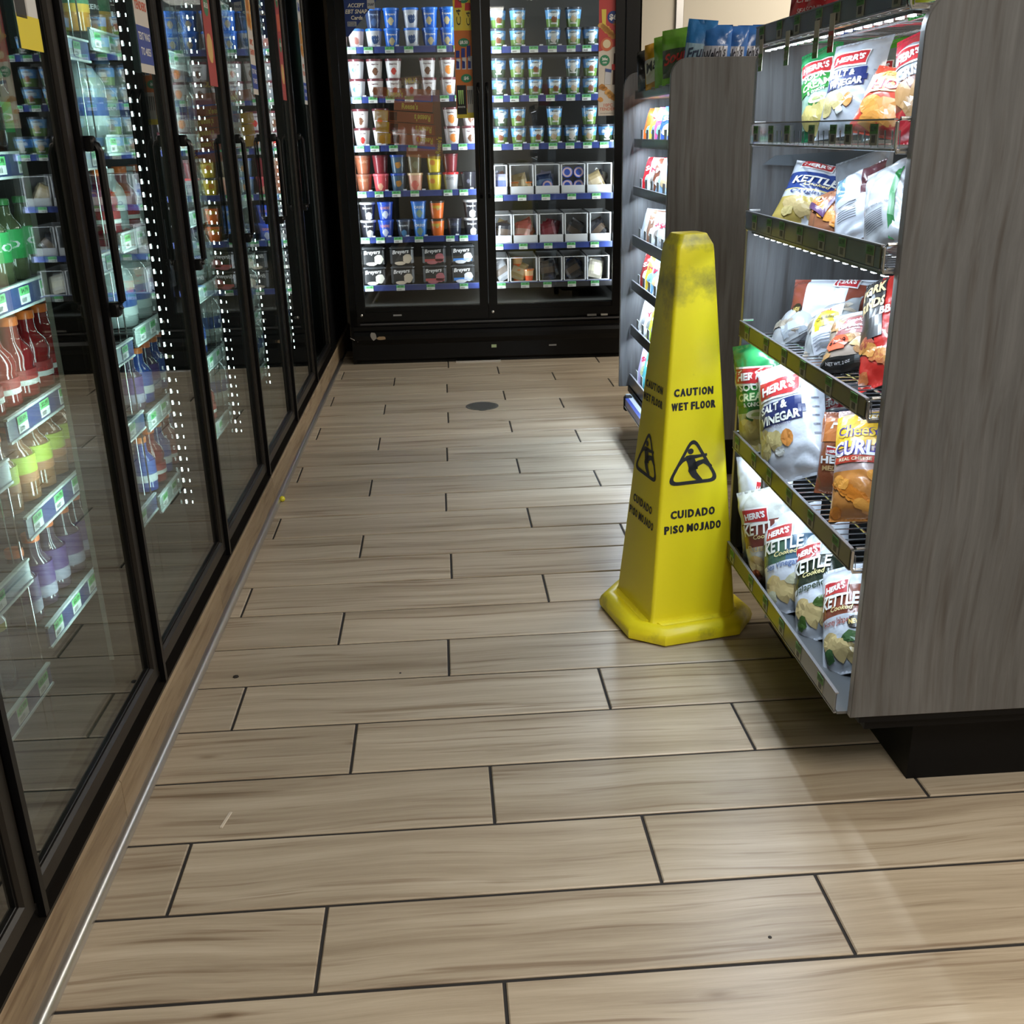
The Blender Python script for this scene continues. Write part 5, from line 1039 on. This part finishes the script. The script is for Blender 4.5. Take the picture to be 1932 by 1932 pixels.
def face(side, off=.0009):
    sl = (HT - HB) / (ZC - .045); nz = -sl; L_ = math.sqrt(1 + nz * nz)
    def S(a, z):
        d_ = hb(z) + off
        return (a, -d_, z) if side == 'f' else (-d_, -a, z)
    return S
def wide_text(tm, word, side, cx, z, wid, hei):
    """heavy wide capitals: every letter fitted to its own cell, thickened by small shifts"""
    cw = [{'I': .48, 'M': 1.22, 'W': 1.35, ' ': .40, 'J': .85, 'E': .88, 'L': .86, 'F': .86}.get(c, 1.0) for c in word]; k = wid / sum(cw); x = cx - wid / 2
    for c, w_ in zip(word, cw):
        if c != ' ':
            gw = w_ * k * (.45 if c == 'I' else .90) - .0020
            for n_, (dx, dz) in enumerate(((-.0010, -.0004), (-.0004, .0004), (.0004, -.0004), (.0010, .0004))): put_text(tm, c, face(side, .0009 + .00006 * n_), x + w_ * k / 2 + dx, z + dz, gw, hei - .001, BK, bold=.025)
        x += w_ * k
def tri_round(cx, z0, w_, h_, r, n=6):
    V = [Vector((cx - w_/2, z0)), Vector((cx + w_/2, z0)), Vector((cx, z0 + h_))]; out = []
    for i in range(3):
        p0, p1, p2 = V[i - 1], V[i], V[(i + 1) % 3]; a = p1 + (p0 - p1).normalized() * r; b = p1 + (p2 - p1).normalized() * r
        for t in range(n + 1): q_ = t / n; out.append(tuple(a * (1 - q_) ** 2 + p1 * 2 * q_ * (1 - q_) + b * q_ ** 2))
    return out
for side in ('f', 'l'):
    S = face(side); m = MB(); o_ = -.006
    k = .96
    for nm_, t_, z_, w_t, h_t in (('caution_text', 'CAUTION', .668, .112, .0205), ('wet_floor_text', 'WET FLOOR', .632, .126, .0205), ('cuidado_text', 'CUIDADO', .345, .130, .0225), ('piso_mojado_text', 'PISO MOJADO', .305, .166, .0225)):
        tm = MB(); wide_text(tm, t_, side, o_, z_, w_t, h_t); to = tm.obj(nm_, M['paper'], cone); to['kind'] = 'stuff'
    O = tri_round(o_, .424, .158, .132, .034); I = tri_round(o_, .4335, .127, .1065, .022); n = len(O)
    m.add([S(*p) for p in O] + [S(*p) for p in I], [(i, (i + 1) % n, (i + 1) % n + n, i + n) for i in range(n)], BK)
    # falling figure
    def limb(pts, ws):
        L_, R_ = [], []
        for i, (x_, z_) in enumerate(pts):
            a = Vector(pts[max(0, i - 1)]); b = Vector(pts[min(len(pts) - 1, i + 1)]); t = (b - a).normalized(); nn_ = Vector((-t.y, t.x)) * ws[i] / 2
            L_.append((x_ + nn_.x, z_ + nn_.y)); R_.append((x_ - nn_.x, z_ - nn_.y))
        P = L_ + R_[::-1]; k_ = len(pts); m.add([S(*p) for p in P], [(i, i + 1, 2 * k_ - 2 - i, 2 * k_ - 1 - i) for i in range(k_ - 1)], BK)
    f = lambda a, b: (o_ + (a - 657) * .000486, .424 + (765 - .0615 * (a - 495) - b) * .00042)
    S0_ = S; S = face(side, .0011)
    put_disc(m, S, *f(642, 546), .0084, .0078, BK, 16)
    limb([f(614, 586), f(640, 583), f(668, 581), f(700, 576), f(738, 570)], [.010, .0125, .010, .0078, .0070])
    limb([f(618, 588), f(592, 606), f(570, 635), f(548, 670)], [.010, .009, .0075, .0068])
    limb([f(634, 586), f(645, 608), f(655, 640), f(662, 668)], [.022, .023, .025, .024])
    limb([f(652, 640), f(650, 665), f(664, 695), f(690, 722), f(706, 738)], [.020, .022, .018, .013, .010])
    limb([f(660, 642), f(690, 622), f(718, 612), f(738, 624), f(764, 650)], [.018, .014, .012, .0115, .0085])
    m.obj('slip_symbol', M['paper'], cone)['kind'] = 'stuff'

# ------------------------------------------------------------------ small things on the floor
dr = tag(empty('floor_drain', (.178, 5.045, 0)), 'round grey metal floor drain set in the tiles before the freezer', 'drain')
MB().lathe([(.083, -.002), (.083, .0015), (.078, .003), (.072, .0015)], 32).obj('rim', mat('dull_metal', (.16, .16, .15), .5, metal=.6), dr, 40)
m = MB()
for i in range(-6, 7):
    h_ = math.sqrt(max(0, .070 ** 2 - (i * .011) ** 2)); m.box(-h_, h_, i * .011 - .003, i * .011 + .003, .0012, .003)
m.obj('grate', bpy.data.materials['dull_metal'], dr)
tag(MB().lathe([(.003, 0), (.0085, .003), (.011, .0085), (.011, .012), (.0085, .018), (.003, .021)], 16, (.80, .75, .03)).obj('candy_ball', M['plastic'], None, 'all', (-.640, 3.72, .0)), 'small round yellow ball at the foot of the skirting', 'ball')
tag(MB().bbox(-.0035, .0035, -.026, .026, 0, .0022, .001, (.62, .55, .46)).obj('wooden_splinter', M['paper'], None, False, (-.486, 1.774, .0), (0, 0, R(-12))), 'thin pale wooden stick lying on a floor tile', 'stick')
for i, (x, y, sx_, lab) in enumerate(((-.150, 2.345, .003, 'tiny dark crumb on the tile left of the cone'), (.512, 1.357, .0035, 'tiny black crumb on the nearest tile row'), (-.573, 2.37, .008, 'small dark scuff of dirt near the skirting strip'))):
    m = MB(); m.lathe([(sx_, 0), (sx_ * .9, sx_ * .3), (sx_ * .3, sx_ * .5)], 7, (.02, .017, .015)); tag(m.obj('floor_crumb', M['paper'], None, False, (x, y, 0)), lab, 'crumb')
for e in [o for o in COL.objects if o.type == 'EMPTY' and o.get('category') is None and o.get('kind') is None and o.parent is None]:
    for c_ in list(e.children): bpy.data.objects.remove(c_)
    bpy.data.objects.remove(e)
